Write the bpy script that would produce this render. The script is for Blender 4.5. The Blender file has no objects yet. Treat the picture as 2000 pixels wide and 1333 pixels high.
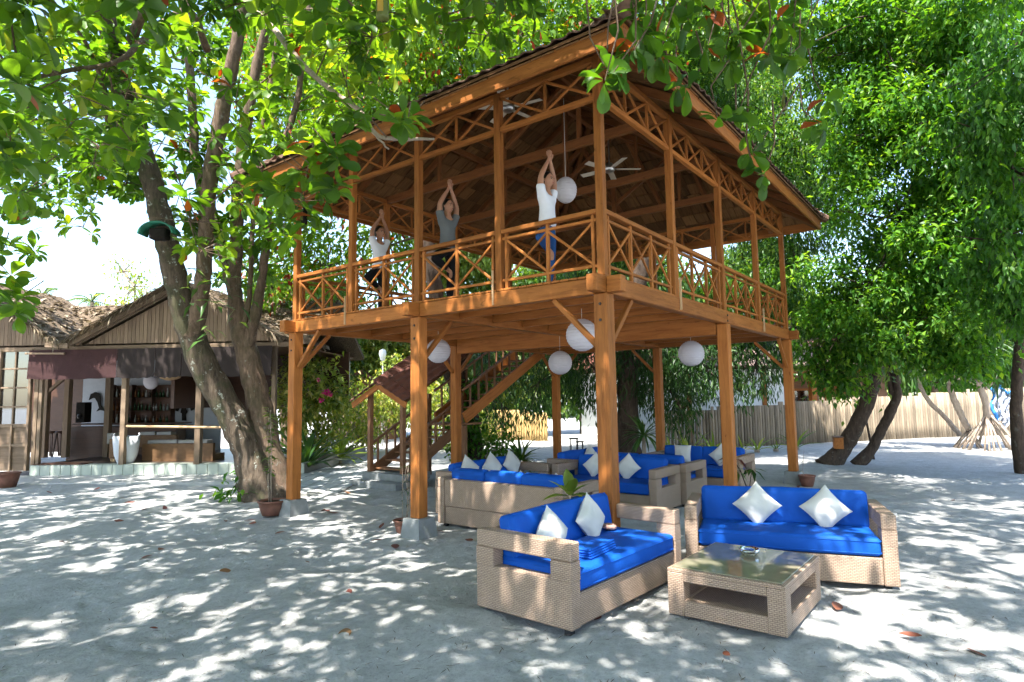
import bpy, math, random
import numpy as np
from mathutils import Vector, Matrix, Quaternion

SC = bpy.context.scene
COL = SC.collection
rnd = random.Random(7)
nrg = np.random.default_rng(11)
PI = math.pi

# ------------------------------------------------------------------ camera
FPX, PITCH, ROLL, YAW = 1218.38, .0917, -.0147, .9202
CAM = Vector((-6.1295, -3.366, 1.8495))
_s, _c, _cp, _sp = math.sin(YAW), math.cos(YAW), math.cos(PITCH), math.sin(PITCH)
FWD = Vector((_s*_cp, _c*_cp, _sp))
_r0 = Vector((_c, -_s, 0)); _u0 = _r0.cross(FWD)
RGT = _r0*math.cos(ROLL) + _u0*math.sin(ROLL)
UPV = _u0*math.cos(ROLL) - _r0*math.sin(ROLL)
cam_d = bpy.data.cameras.new('camera')
cam_d.sensor_width = 36; cam_d.lens = 36*FPX/2000; cam_d.clip_end = 2000; cam_d.clip_start = .05
cam = bpy.data.objects.new('camera', cam_d); COL.objects.link(cam)
cam.matrix_world = Matrix(((RGT.x, UPV.x, -FWD.x, CAM.x), (RGT.y, UPV.y, -FWD.y, CAM.y), (RGT.z, UPV.z, -FWD.z, CAM.z), (0, 0, 0, 1)))
SC.camera = cam
SC.render.resolution_x = 1024; SC.render.resolution_y = 682

# ------------------------------------------------------------------ sky, sun, exposure
SUN_TO = Vector((-.44, -.10, .89)).normalized()          # towards the sun
w = bpy.data.worlds.new('World'); SC.world = w; w.use_nodes = True
wn = w.node_tree.nodes; wl = w.node_tree.links; wn.clear()
sky = wn.new('ShaderNodeTexSky'); sky.sky_type = 'NISHITA'; sky.sun_disc = False
sky.sun_elevation = math.asin(SUN_TO.z); sky.sun_rotation = math.atan2(SUN_TO.x, SUN_TO.y)
sky.air_density = 1.1; sky.dust_density = 1.3; sky.ozone_density = 1.0
bg = wn.new('ShaderNodeBackground'); bg.inputs['Strength'].default_value = .15
wo = wn.new('ShaderNodeOutputWorld')
wl.new(sky.outputs[0], bg.inputs[0]); wl.new(bg.outputs[0], wo.inputs[0])
sd = bpy.data.lights.new('sun', 'SUN'); sd.energy = 5.0; sd.angle = math.radians(.6); sd.color = (1, .955, .88)
so = bpy.data.objects.new('sun', sd); COL.objects.link(so)
so.rotation_euler = SUN_TO.to_track_quat('Z', 'Y').to_euler(); so.location = (0, 0, 30)
vs = SC.view_settings
vs.view_transform = 'Standard'; vs.look = 'None'; vs.gamma = 1; vs.exposure = 1.98
try: vs.use_curve_mapping = False
except Exception: pass
SC.cycles.use_denoising = True
SC.cycles.max_bounces = 6; SC.cycles.diffuse_bounces = 4; SC.cycles.glossy_bounces = 2; SC.cycles.transmission_bounces = 4; SC.cycles.transparent_max_bounces = 6
SC.cycles.sample_clamp_indirect = 6
SC.cycles.use_adaptive_sampling = True; SC.cycles.adaptive_threshold = .03

def ray(u, v): return FWD + RGT*((u-1000)/FPX) - UPV*((v-666.5)/FPX)
def AT(u, v, dep): return CAM + ray(u, v)*dep
def G(u, v, z=0.):
    d = ray(u, v); return CAM + d*((z-CAM.z)/d.z)
def PR(p):
    d = Vector(p)-CAM; z = d.dot(FWD)
    return 1000+FPX*d.dot(RGT)/z, 666.5-FPX*d.dot(UPV)/z, z

# ------------------------------------------------------------------ node / material helpers
class NT:
    def __init__(s, name):
        m = s.m = bpy.data.materials.new(name); m.use_nodes = True
        s.n = m.node_tree.nodes; s.l = m.node_tree.links; s.n.clear()
        s.out = s.n.new('ShaderNodeOutputMaterial')
    def new(s, t, **kw):
        x = s.n.new('ShaderNode'+t)
        for k, v in kw.items():
            if k in x.inputs.keys(): x.inputs[k].default_value = v
            else: setattr(x, k, v)
        return x
    def link(s, a, b): s.l.new(a, b)
    def ramp(s, fac, stops, interp='LINEAR'):
        r = s.new('ValToRGB'); cr = r.color_ramp; cr.interpolation = interp
        while len(cr.elements) < len(stops): cr.elements.new(.5)
        for e, (p, c) in zip(cr.elements, stops): e.position = p; e.color = (c[0], c[1], c[2], 1)
        if fac is not None: s.link(fac, r.inputs[0])
        return r.outputs[0]
    def mix(s, fac, a, b, mode='MIX'):
        x = s.new('Mix', data_type='RGBA', blend_type=mode)
        for sock, v in ((x.inputs[0], fac), (x.inputs[6], a), (x.inputs[7], b)):
            if isinstance(v, (int, float)): sock.default_value = v
            elif isinstance(v, tuple): sock.default_value = (*v[:3], 1)
            else: s.link(v, sock)
        return x.outputs[2]
    def math(s, op, a, b=None, c=None):
        x = s.new('Math', operation=op)
        for i, v in enumerate((a, b, c)):
            if v is None: continue
            if isinstance(v, (int, float)): x.inputs[i].default_value = v
            else: s.link(v, x.inputs[i])
        return x.outputs[0]
    def coord(s, kind='Object', scale=(1, 1, 1), rand=False):
        t = s.new('TexCoord').outputs[kind]
        mp = s.new('Mapping'); mp.inputs['Scale'].default_value = scale
        s.link(t, mp.inputs[0])
        if rand:
            oi = s.new('ObjectInfo'); cx = s.new('CombineXYZ')
            k = s.math('MULTIPLY', oi.outputs['Random'], 37.)
            for i in range(3): s.link(k, cx.inputs[i])
            s.link(cx.outputs[0], mp.inputs['Location'])
        return mp.outputs[0]
    def noise(s, co, scale, detail=3, rough=.55, dist=0):
        x = s.new('TexNoise'); x.inputs['Scale'].default_value = scale; x.inputs['Detail'].default_value = detail
        x.inputs['Roughness'].default_value = rough; x.inputs['Distortion'].default_value = dist
        s.link(co, x.inputs['Vector']); return x.outputs['Fac']
    def bump(s, h, strength=.3, dist=.01, nrm=None):
        b = s.new('Bump'); b.inputs['Strength'].default_value = strength; b.inputs['Distance'].default_value = dist
        s.link(h, b.inputs['Height'])
        if nrm is not None: s.link(nrm, b.inputs['Normal'])
        return b.outputs[0]
    def bsdf(s, color, rough=.6, normal=None, spec=.4, **kw):
        p = s.new('BsdfPrincipled')
        for k, v in (('Base Color', color), ('Roughness', rough), ('Specular IOR Level', spec)):
            if isinstance(v, (int, float)): p.inputs[k].default_value = v
            elif isinstance(v, tuple): p.inputs[k].default_value = (*v[:3], 1)
            else: s.link(v, p.inputs[k])
        if normal is not None: s.link(normal, p.inputs['Normal'])
        for k, v in kw.items(): p.inputs[k.replace('_', ' ')].default_value = v
        return p
    def done(s, sh):
        s.link(sh.outputs[0] if hasattr(sh, 'outputs') else sh, s.out.inputs[0]); return s.m

def wood(name, c1, c2, rough=.5, var=.35, grain=1., spec=.35, bump=.15):
    """timber with its grain along local X; every piece its own tone"""
    t = NT(name); co = t.coord('Object', (1.2*grain, 14*grain, 14*grain), rand=True)
    n1 = t.noise(co, 1.6, 4, .6, .6); n2 = t.noise(co, 9., 3, .6)
    base = t.ramp(n1, [(.25, c2), (.52, c1), (.8, tuple(min(1, x*1.18) for x in c1))])
    base = t.mix(t.math('MULTIPLY', n2, .5), base, tuple(x*.55 for x in c2))
    kn = t.ramp(t.noise(t.coord('Object', (2.2, 9, 9), rand=True), 1.3, 2, .5, 1.5), [(.68, (0, 0, 0)), (.76, (1, 1, 1))])
    base = t.mix(t.math('MULTIPLY', kn, .55), base, tuple(x*.4 for x in c2))
    oi = t.new('ObjectInfo').outputs['Random']
    f = t.math('ADD', t.math('MULTIPLY', oi, var), 1-var*.55)
    cx = t.new('CombineColor')
    for i in range(3): t.link(f, cx.inputs[i])
    col = t.mix(1., base, cx.outputs[0], 'MULTIPLY')
    return t.done(t.bsdf(col, t.math('ADD', t.math('MULTIPLY', n2, .25), rough-.12), t.bump(n2, bump, .004), spec))

def plain(name, c, rough=.6, var=.15, scale=12., bump=.1, spec=.35, dist=.004, **kw):
    t = NT(name); co = t.coord('Object', (1, 1, 1), rand=True)
    n = t.noise(co, scale, 5, .6)
    col = t.ramp(n, [(.25, tuple(x*(1-var) for x in c)), (.75, tuple(min(1, x*(1+var)) for x in c))])
    return t.done(t.bsdf(col, rough, t.bump(n, bump, dist), spec, **kw))

def leafmat(name, stops, trans=.5, rough=.4, spec=.4, trans_tint=(1.7, 1.5, .35)):
    """leaf: colour by the leaf's own random number 'rnd', light passes through the blade"""
    t = NT(name)
    at = t.new('Attribute', attribute_name='rnd'); oi = t.new('ObjectInfo')
    fac = t.math('ADD', at.outputs['Fac'], t.math('MULTIPLY', oi.outputs['Random'], at.outputs['Alpha'])) if False else at.outputs['Fac']
    col = t.ramp(fac, stops)
    co = t.coord('Object', (1, 1, 1))
    n = t.noise(co, 22., 2)
    col = t.mix(t.math('MULTIPLY', n, .4), col, t.mix(1., col, (.55, .6, .5), 'MULTIPLY'))
    p = t.bsdf(col, rough, None, spec)
    tr = t.new('BsdfTranslucent'); t.link(t.mix(1., col, trans_tint, 'MULTIPLY'), tr.inputs[0])
    mx = t.new('MixShader'); mx.inputs[0].default_value = trans
    t.link(p.outputs[0], mx.inputs[1]); t.link(tr.outputs[0], mx.inputs[2])
    return t.done(mx)

M = {}
M['wood'] = wood('pavilion timber', (.39, .142, .034), (.22, .068, .014), .55, .45, spec=.18, bump=.4)
M['wood_roof'] = wood('roof timber', (.235, .088, .028), (.15, .055, .018), .55, .3, spec=.2)
M['wood_pale'] = wood('pale batten', (.62, .42, .24), (.5, .32, .17), .6, .2)
M['wood_grey'] = wood('weathered boards', (.25, .18, .125), (.15, .105, .07), .8, .45, spec=.15)
M['wood_dark'] = wood('dark stained wood', (.085, .035, .018), (.05, .02, .01), .45, .3)
M['wood_stair'] = wood('staircase timber', (.24, .115, .055), (.16, .07, .032), .6, .3)
M['shingle'] = wood('wood shingle underside', (.20, .10, .04), (.10, .05, .02), .75, .8, spec=.12)
M['concrete'] = plain('concrete', (.23, .24, .24), .85, .22, 7., .4, .2)
M['grey_wall'] = plain('dull white plaster', (.30, .32, .35), .9, .08, 5., .1, .15)  # white wall, its colour darkened to stand for the bar's indoor shade
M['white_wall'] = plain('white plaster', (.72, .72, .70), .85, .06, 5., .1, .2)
M['blue_cushion'] = None
M['terracotta'] = plain('terracotta', (.17, .075, .052), .7, .35, 9., .2)
M['black_metal'] = plain('black metal', (.02, .02, .022), .45, .2)
M['grey_metal'] = plain('galvanised metal', (.45, .47, .48), .4, .1, Metallic=.7)
M['steel'] = plain('steel', (.5, .5, .5), .3, .1, Metallic=.9)
M['fan_blade'] = plain('fan blade', (.62, .55, .45), .5, .08)
M['cord'] = plain('cord', (.6, .58, .52), .7, .05)
M['dark'] = plain('dark object', (.018, .016, .014), .9, .3, spec=.05)
def _roof_tile():
    t = NT('red clay roof tile'); co = t.coord('Object', (1, 1, 1), rand=True)
    n = t.noise(co, 6., 5, .65); n2 = t.noise(co, 30., 3)
    c = t.ramp(n, [(.2, (.06, .03, .024)), (.5, (.15, .055, .04)), (.8, (.22, .085, .062))])
    c = t.mix(t.math('MULTIPLY', n2, .3), c, (.07, .05, .04))
    return t.done(t.bsdf(c, .75, t.bump(n2, .3, .006), .25))
M['roof_tile'] = _roof_tile()
M['roof_brown'] = plain('weathered brown roof edge', (.105, .062, .044), .85, .45, 9., .5, .15)
def _wicker(name, c1, c2, dark, wpx=.052, hpx=.021):
    t = NT(name); uv = t.new('TexCoord').outputs['UV']
    b = t.new('TexBrick'); b.offset = .5; b.squash = 1
    for k, v in (('Scale', 1.), ('Brick Width', wpx), ('Row Height', hpx), ('Mortar Size', .0032), ('Mortar Smooth', .6), ('Bias', 0.)): b.inputs[k].default_value = v
    b.inputs['Color1'].default_value = (*c1, 1); b.inputs['Color2'].default_value = (*c2, 1); b.inputs['Mortar'].default_value = (*dark, 1)
    t.link(uv, b.inputs['Vector'])
    n = t.noise(uv, 3., 3)
    col = t.mix(t.math('MULTIPLY', n, .35), b.outputs['Color'], tuple(x*.6 for x in c2))
    h = t.math('SUBTRACT', 1., b.outputs['Fac'])
    return t.done(t.bsdf(col, .55, t.bump(h, .7, .006), .35))
M['wicker'] = _wicker('synthetic wicker', (.50, .365, .27), (.42, .30, .22), (.17, .11, .08), .036, .0145)
M['rattan'] = _wicker('brown rattan', (.22, .115, .05), (.15, .075, .03), (.03, .014, .007), .06, .03)
def _fabric(name, c, rough=.75, sc=60., var=.1, wr=.25, sheen=.0):
    t = NT(name); co = t.coord('Object', (1, 1, 1), rand=True)
    n = t.noise(co, 3.5, 3); f = t.noise(co, sc*4, 2)
    col = t.ramp(n, [(.3, tuple(x*(1-var) for x in c)), (.7, tuple(min(1, x*(1+var)) for x in c))])
    nb = t.bump(f, .15, .002, t.bump(t.noise(co, 13., 3, .55, 1.2), wr, .012, t.bump(t.noise(co, 4., 2, .5, .8), wr, .02)))
    p = t.bsdf(col, rough, nb, .25); p.inputs['Sheen Weight'].default_value = sheen
    return t.done(p)
M['blue_cushion'] = _fabric('royal blue cushion cover', (.0012, .072, .39), .7)
M['white_cotton'] = _fabric('off-white cotton', (.58, .565, .53), .85)
M['maroon_cloth'] = _fabric('maroon awning cloth', (.045, .020, .020), .9, wr=.5)
M['brown_cloth'] = _fabric('dark brown awning cloth', (.026, .019, .018), .9, wr=.3)
M['grey_cloth'] = _fabric('grey cushion', (.3, .29, .28), .9)
M['white_canvas'] = _fabric('white canvas', (.5, .52, .56), .85, wr=.5)
def _paper():
    t = NT('white rice paper'); co = t.coord('Object', (1, 1, 1))
    s = t.new('SeparateXYZ'); t.link(co, s.inputs[0])
    wv = t.math('SINE', t.math('MULTIPLY', s.outputs[2], 150.)); n = t.noise(co, 25., 3)
    p = t.bsdf((.76, .74, .80), .8, t.bump(t.math('ADD', t.math('MULTIPLY', wv, .6), n), .8, .006), .2)
    tr = t.new('BsdfTranslucent'); tr.inputs[0].default_value = (.62, .6, .66, 1)
    mx = t.new('MixShader'); mx.inputs[0].default_value = .35
    t.link(p.outputs[0], mx.inputs[1]); t.link(tr.outputs[0], mx.inputs[2]); return t.done(mx)
M['paper'] = _paper()
def _glass(name, c=(.9, .95, .93), rough=.02):
    t = NT(name); p = t.bsdf(c, rough, None, .5); p.inputs['Transmission Weight'].default_value = 1.; p.inputs['IOR'].default_value = 1.45
    return t.done(p)
M['glass'] = _glass('clear glass')
def _pane():
    t = NT('window pane'); g = t.new('BsdfGlossy'); g.inputs['Roughness'].default_value = .03; g.inputs[0].default_value = (.9, .95, 1, 1)
    d = t.new('BsdfDiffuse'); d.inputs[0].default_value = (.02, .025, .03, 1); tp = t.new('BsdfTransparent'); tp.inputs[0].default_value = (.35, .4, .42, 1)
    m1 = t.new('MixShader'); m1.inputs[0].default_value = .5; t.link(d.outputs[0], m1.inputs[1]); t.link(tp.outputs[0], m1.inputs[2])
    m2 = t.new('MixShader'); m2.inputs[0].default_value = .2; t.link(m1.outputs[0], m2.inputs[1]); t.link(g.outputs[0], m2.inputs[2]); return t.done(m2)
M['pane'] = _pane()
def _bark(name, c1, c2, lich=.15, moss=0.):
    t = NT(name); co = t.coord('Object', (1, 1, .28)); co2 = t.coord('Object', (1, 1, 1))
    n = t.noise(co, 16., 6, .7, .4); v = t.noise(co2, 3., 4)
    c = t.ramp(n, [(.3, c2), (.6, c1), (.85, tuple(min(1, x*1.4) for x in c1))])
    l = t.ramp(t.noise(co2, 7., 5, .7), [(.60, (0, 0, 0)), (.66, (1, 1, 1))])
    c = t.mix(t.math('MULTIPLY', l, lich), c, (.42, .45, .40))
    if moss:
        ms = t.ramp(t.noise(co2, 2.2, 4, .6), [(.48, (0, 0, 0)), (.6, (1, 1, 1))])
        c = t.mix(t.math('MULTIPLY', ms, moss), c, (.035, .05, .018))
    return t.done(t.bsdf(c, .9, t.bump(n, .9, .03), .15))
M['bark'] = _bark('almond bark', (.18, .125, .09), (.075, .05, .036), .35, .3)
M['bark_mossy'] = _bark('mossy lichened bark', (.12, .092, .068), (.045, .034, .026), .85, .5)
M['bark_dark'] = _bark('dark bark', (.085, .06, .045), (.035, .026, .02), .15)
M['bark_pale'] = _bark('pale bark', (.36, .29, .23), (.22, .17, .13), .2)
G_ALM = [(0, (.035, .10, .016)), (.35, (.068, .17, .02)), (.7, (.125, .25, .026)), (.9, (.20, .32, .03)), (.955, (.28, .32, .035)), (.965, (.40, .13, .03)), (1, (.22, .03, .02))]
M['leaf_almond'] = leafmat('almond leaf', G_ALM, .58, trans_tint=(1.95, 1.65, .35))
M['leaf_glossy'] = leafmat('oval glossy leaf', [(0, (.03, .10, .015)), (.4, (.06, .19, .024)), (.75, (.13, .30, .034)), (1, (.24, .42, .05))], .5, .42, .35)
M['leaf_dark'] = leafmat('dark narrow leaf', [(0, (.016, .05, .013)), (.6, (.032, .085, .02)), (1, (.075, .16, .03))], .36, .4, .35)
M['leaf_mid'] = leafmat('mid green leaf', [(0, (.02, .065, .014)), (.5, (.045, .13, .022)), (.85, (.10, .22, .035)), (1, (.2, .32, .06))], .45)
M['leaf_far'] = leafmat('background leaf', [(0, (.04, .10, .022)), (.5, (.085, .17, .035)), (.85, (.16, .25, .05)), (1, (.3, .33, .10))], .5)
M['leaf_yellow'] = leafmat('yellow-green shrub leaf', [(0, (.09, .16, .035)), (.5, (.2, .28, .06)), (.85, (.34, .38, .10)), (1, (.5, .45, .2))], .5)
M['leaf_strap'] = leafmat('strap leaf', [(0, (.03, .08, .02)), (.6, (.06, .14, .03)), (1, (.16, .24, .06))], .3)
M['leaf_dry'] = leafmat('dry leaf', [(0, (.12, .03, .022)), (.5, (.19, .055, .035)), (.8, (.23, .09, .05)), (1, (.30, .17, .08))], .15, .55)
M['flower'] = leafmat('pink petal', [(0, (.75, .03, .22)), (1, (.85, .10, .35))], .4, trans_tint=(1, 1, 1))
# ------------------------------------------------------------------ mesh helpers
class MB:
    """collects boxes, tubes, lathes ... and links them as ONE mesh object; UVs are in metres"""
    def __init__(s): s.v = []; s.f = []; s.uv = []
    def add(s, verts, faces, uvs=None):
        o = len(s.v); s.v += [tuple(v) for v in verts]
        for k, f in enumerate(faces):
            s.f.append([o+i for i in f])
            if uvs: s.uv.append(uvs[k])
            else:
                p = [Vector(verts[i]) for i in f]; n = (p[1]-p[0]).cross(p[2]-p[1]); a = max(range(3), key=lambda i: abs(n[i]))
                s.uv.append([((q.y, q.z), (q.x, q.z), (q.x, q.y))[a] for q in p])
        return s
    def box(s, c, size, rot=None, ch=0.):
        hx, hy, hz = (x/2 for x in size); c = Vector(c)
        vs, fs = boxgeo(hx, hy, hz, ch)
        uv = []
        for f in fs:
            p = [Vector(vs[i]) for i in f]; n = (p[1]-p[0]).cross(p[2]-p[1]); a = max(range(3), key=lambda i: abs(n[i]))
            uv.append([((q.y, q.z), (q.x, q.z), (q.x, q.y))[a] for q in p])
        vv = [c+(rot @ Vector(v) if rot else Vector(v)) for v in vs]
        return s.add(vv, fs, uv)
    def b2(s, x0, x1, y0, y1, z0, z1, ch=0.): return s.box(((x0+x1)/2, (y0+y1)/2, (z0+z1)/2), (x1-x0, y1-y0, z1-z0), None, ch)
    def bar(s, p0, p1, w, h, up=(0, 0, 1), ch=0.):
        p0, p1 = Vector(p0), Vector(p1); return s.box((p0+p1)/2, ((p1-p0).length, w, h), frame(p1-p0, up), ch)
    def tube(s, pts, rad, n=8, caps=True, flat=1., knob=0.):
        pts = [Vector(p) for p in pts]
        if not hasattr(rad, '__len__'): rad = [rad]*len(pts)
        vs = []; fs = []; t0 = None
        side = None
        for i, p in enumerate(pts):
            t = (pts[min(i+1, len(pts)-1)]-pts[max(i-1, 0)]).normalized()
            if side is None: side = t.orthogonal().normalized()
            else: side = (side - t*side.dot(t)).normalized()
            b = t.cross(side)
            for k in range(n):
                a = 2*PI*k/n; kr = 1+knob*(.5*math.sin(3*a+i*.35)+.6*math.sin(5*a-i*.21)+.5*math.sin(9*a+i*.6)+.4*math.sin(2*a+i*1.3)); vs.append(p+(side*math.cos(a)+b*math.sin(a)*flat)*rad[i]*kr)
        for i in range(len(pts)-1):
            for k in range(n): fs.append((i*n+k, i*n+(k+1) % n, (i+1)*n+(k+1) % n, (i+1)*n+k))
        if caps: fs.append(tuple(range(n))[::-1]); fs.append(tuple(range((len(pts)-1)*n, len(pts)*n)))
        return s.add(vs, fs)
    def lathe(s, prof, c=(0, 0, 0), n=20, rot=None):
        c = Vector(c); vs = []; fs = []
        for r, z in prof:
            for k in range(n):
                a = 2*PI*k/n; q = Vector((r*math.cos(a), r*math.sin(a), z)); vs.append(c+(rot @ q if rot else q))
        for i in range(len(prof)-1):
            for k in range(n): fs.append((i*n+k, i*n+(k+1) % n, (i+1)*n+(k+1) % n, (i+1)*n+k))
        return s.add(vs, fs)
    def sphere(s, c, r, n=10, sc=(1, 1, 1)):
        pr = [(math.sin(PI*i/n)*r, -math.cos(PI*i/n)*r) for i in range(n+1)]
        o = len(s.v); s.lathe(pr, (0, 0, 0), n*2)
        for i in range(o, len(s.v)): v = s.v[i]; s.v[i] = (v[0]*sc[0]+c[0], v[1]*sc[1]+c[1], v[2]*sc[2]+c[2])
        return s
    def mesh(s, name, mat=None, smooth=False):
        me = bpy.data.meshes.new(name); me.from_pydata(s.v, [], s.f)
        ul = me.uv_layers.new(name='UVMap').data; fl = [c for f in s.uv for p in f for c in p]
        ul.foreach_set('uv', fl)
        if smooth: me.polygons.foreach_set('use_smooth', [True]*len(me.polygons))
        if mat is not None: me.materials.append(M[mat] if isinstance(mat, str) else mat)
        me.update(); return me
    def build(s, name, mat, parent=None, smooth=False, loc=None, rz=None):
        return link(name, s.mesh(name, mat, smooth), parent, loc, rz)

def boxgeo(hx, hy, hz, ch=0.):
    if ch <= 0:
        vs = [(x*hx, y*hy, z*hz) for x in (-1, 1) for y in (-1, 1) for z in (-1, 1)]
        return vs, [(0, 1, 3, 2), (4, 6, 7, 5), (0, 4, 5, 1), (2, 3, 7, 6), (0, 2, 6, 4), (1, 5, 7, 3)]
    ch = min(ch, hx*.9, hy*.9, hz*.9); vs = []; ix = {}
    for sx in (-1, 1):
        for sy in (-1, 1):
            for sz in (-1, 1):
                for a in range(3):
                    h = [hx-ch, hy-ch, hz-ch]; h[a] += ch
                    ix[sx, sy, sz, a] = len(vs); vs.append((sx*h[0], sy*h[1], sz*h[2]))
    fs = []
    S = (-1, 1)
    for a in range(3):
        b, c = (a+1) % 3, (a+2) % 3
        for s in S:
            q = []
            for sb, sc in ((-1, -1), (1, -1), (1, 1), (-1, 1)):
                k = [0]*3; k[a] = s; k[b] = sb; k[c] = sc; q.append(ix[k[0], k[1], k[2], a])
            fs.append(tuple(q) if s > 0 else tuple(q[::-1]))
        for sb in S:
            for sc in S:       # edge along axis a between faces b and c
                k0 = [0]*3; k0[a] = -1; k0[b] = sb; k0[c] = sc; k1 = list(k0); k1[a] = 1
                q = (ix[(*k0, b)], ix[(*k1, b)], ix[(*k1, c)], ix[(*k0, c)])
                fs.append(q if sb*sc < 0 else q[::-1])
    for sx in S:
        for sy in S:
            for sz in S:
                q = (ix[sx, sy, sz, 0], ix[sx, sy, sz, 1], ix[sx, sy, sz, 2]); fs.append(q if sx*sy*sz > 0 else q[::-1])
    return vs, fs

def frame(d, up=(0, 0, 1)):
    x = Vector(d).normalized(); up = Vector(up)
    if abs(x.dot(up)) > .98: up = Vector((1, 0, 0)) if abs(x.x) < .9 else Vector((0, 1, 0))
    y = up.cross(x).normalized(); z = x.cross(y)
    return Matrix((x, y, z)).transposed()

def link(name, data, parent=None, loc=None, rz=None):
    o = bpy.data.objects.new(name, data); COL.objects.link(o); o.parent = parent
    if loc is not None: o.location = loc
    if rz is not None: o.rotation_euler = (0, 0, rz)
    return o
def tag(o, label=None, cat=None, group=None, kind=None):
    for k, v in (('label', label), ('category', cat), ('group', group), ('kind', kind)):
        if v: o[k] = v
    return o
def thing(name, label, cat, loc=(0, 0, 0), rz=0., group=None):
    return tag(link(name, None, None, loc, rz), label, cat, group)
_cache = {}; MAT = {}
def beam(name, p0, p1, w, h, mat, parent, up=(0, 0, 1), ch=.006):
    """one timber as an object of its own, its local X along its length (so the grain follows it)"""
    p0, p1 = Vector(p0), Vector(p1); L = (p1-p0).length
    key = (round(L, 3), round(w, 3), round(h, 3), mat, ch)
    if key not in _cache: _cache[key] = MB().box((0, 0, 0), (L, w, h), None, ch).mesh(name, mat)
    o = link(name, _cache[key], parent)
    m = frame(p1-p0, up).to_4x4(); m.translation = (p0+p1)/2
    o.matrix_local = m; MAT[o.name] = m.copy()
    return o
def copy_tree(o, parent=None):
    c = o.copy(); COL.objects.link(c); c.parent = parent
    for ch in [x for x in bpy.data.objects if x.parent == o]: copy_tree(ch, c)
    return c
def smoothpath(pts, rad, k=5):
    """Catmull-Rom through points with radii"""
    P = [Vector(p) for p in pts]; n = len(P); out = []; rr = []
    for i in range(n-1):
        a, b, c, d = P[max(i-1, 0)], P[i], P[i+1], P[min(i+2, n-1)]
        for j in range(k):
            t = j/k
            out.append(.5*((2*b)+(c-a)*t+(2*a-5*b+4*c-d)*t*t+(3*b-a-3*c+d)*t*t*t)); rr.append(rad[i]*(1-t)+rad[i+1]*t)
    out.append(P[-1]); rr.append(rad[-1]); return out, rr

# ---- leaves in numpy: a template copied by position, frame and size into one mesh
def leaf_tpl(prof, fold=.18, droop=.25):
    """prof: (t, half width) along the midrib (local X); returns verts, quads"""
    v = []; q = []
    for t, hw in prof:
        z = -droop*t*t
        v += [(t, -hw, z+fold*hw), (t, 0, z), (t, hw, z+fold*hw)]
    for i in range(len(prof)-1):
        a = i*3; q += [(a, a+3, a+4, a+1), (a+1, a+4, a+5, a+2)]
    return np.array(v, float), np.array(q, int)
T_ALM = leaf_tpl([(0, .015), (.12, .06), (.35, .17), (.62, .27), (.84, .25), (.95, .14), (1., .02)], .25, .3)
T_ALM_LO = leaf_tpl([(0, .02), (.45, .22), (.8, .26), (1., .06)], .25, .3)
T_OVAL = leaf_tpl([(0, .02), (.4, .25), (1., .02)], .3, .3)
T_OVAL_HI = leaf_tpl([(0, .015), (.2, .18), (.45, .26), (.72, .2), (.9, .09), (1., .01)], .3, .3)
T_LANCE = leaf_tpl([(0, .02), (.45, .13), (1., .01)], .3, .35)
T_STRAP = leaf_tpl([(0, .035), (.25, .05), (.5, .052), (.75, .04), (1., .004)], .5, .45)
T_ROUND = leaf_tpl([(0, .05), (.5, .42), (1., .1)], .3, .2)

def frames(d, spin=None, roll=None):
    """d (m,3) leaf directions -> (m,3,3) with columns x (along leaf), y, z (roughly up)"""
    d = d/np.linalg.norm(d, axis=1, keepdims=True)
    up = np.tile([0., 0., 1.], (len(d), 1)); par = np.abs(d[:, 2]) > .97; up[par] = [1., 0, 0]
    y = np.cross(up, d); y /= np.linalg.norm(y, axis=1, keepdims=True); z = np.cross(d, y)
    if roll is not None:
        c, s = np.cos(roll)[:, None], np.sin(roll)[:, None]; y, z = y*c+z*s, z*c-y*s
    return np.stack([d, y, z], axis=2)
def leaf_mesh(name, tpl, pos, fr, size, mat, rv=None):
    tv, tq = tpl; m = len(pos); n = len(tv)
    v = np.einsum('mij,nj->mni', fr, tv)*size[:, None, None]+pos[:, None, :]
    q = (tq[None]+(np.arange(m)*n)[:, None, None]).reshape(-1, 4)
    me = bpy.data.meshes.new(name)
    me.vertices.add(m*n); me.vertices.foreach_set('co', v.reshape(-1).astype(np.float32))
    me.loops.add(q.size); me.loops.foreach_set('vertex_index', q.reshape(-1).astype(np.int32))
    me.polygons.add(len(q)); me.polygons.foreach_set('loop_start', (np.arange(len(q))*4).astype(np.int32))
    me.polygons.foreach_set('use_smooth', np.ones(len(q), bool))
    a = me.attributes.new('rnd', 'FLOAT', 'POINT')
    if rv is None: rv = nrg.random(m)
    a.data.foreach_set('value', np.repeat(rv, n).astype(np.float32))
    me.materials.append(M[mat]); me.update(calc_edges=True); me.validate()
    return me
_leafone = {}
def leaf_obj(tplname, tpl, mat, pos, fr, size, rv, parent, name='leaf'):
    """one leaf as an object; mesh data shared by leaves of about the same tint"""
    k = (tplname, mat, int(rv*40))
    if k not in _leafone:
        _leafone[k] = leaf_mesh(name, tpl, np.zeros((1, 3)), np.eye(3)[None], np.ones(1), mat, np.array([(int(rv*40)+.5)/40]))
    o = link(name, _leafone[k], parent)
    o.matrix_local = Matrix([[*(fr[i]*size), pos[i]] for i in range(3)]+[[0, 0, 0, 1]])
    return o
def project_np(p):
    d = p-np.array(CAM); z = d@np.array(FWD)
    return 1000+FPX*(d@np.array(RGT))/z, 666.5-FPX*(d@np.array(UPV))/z, z
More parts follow.
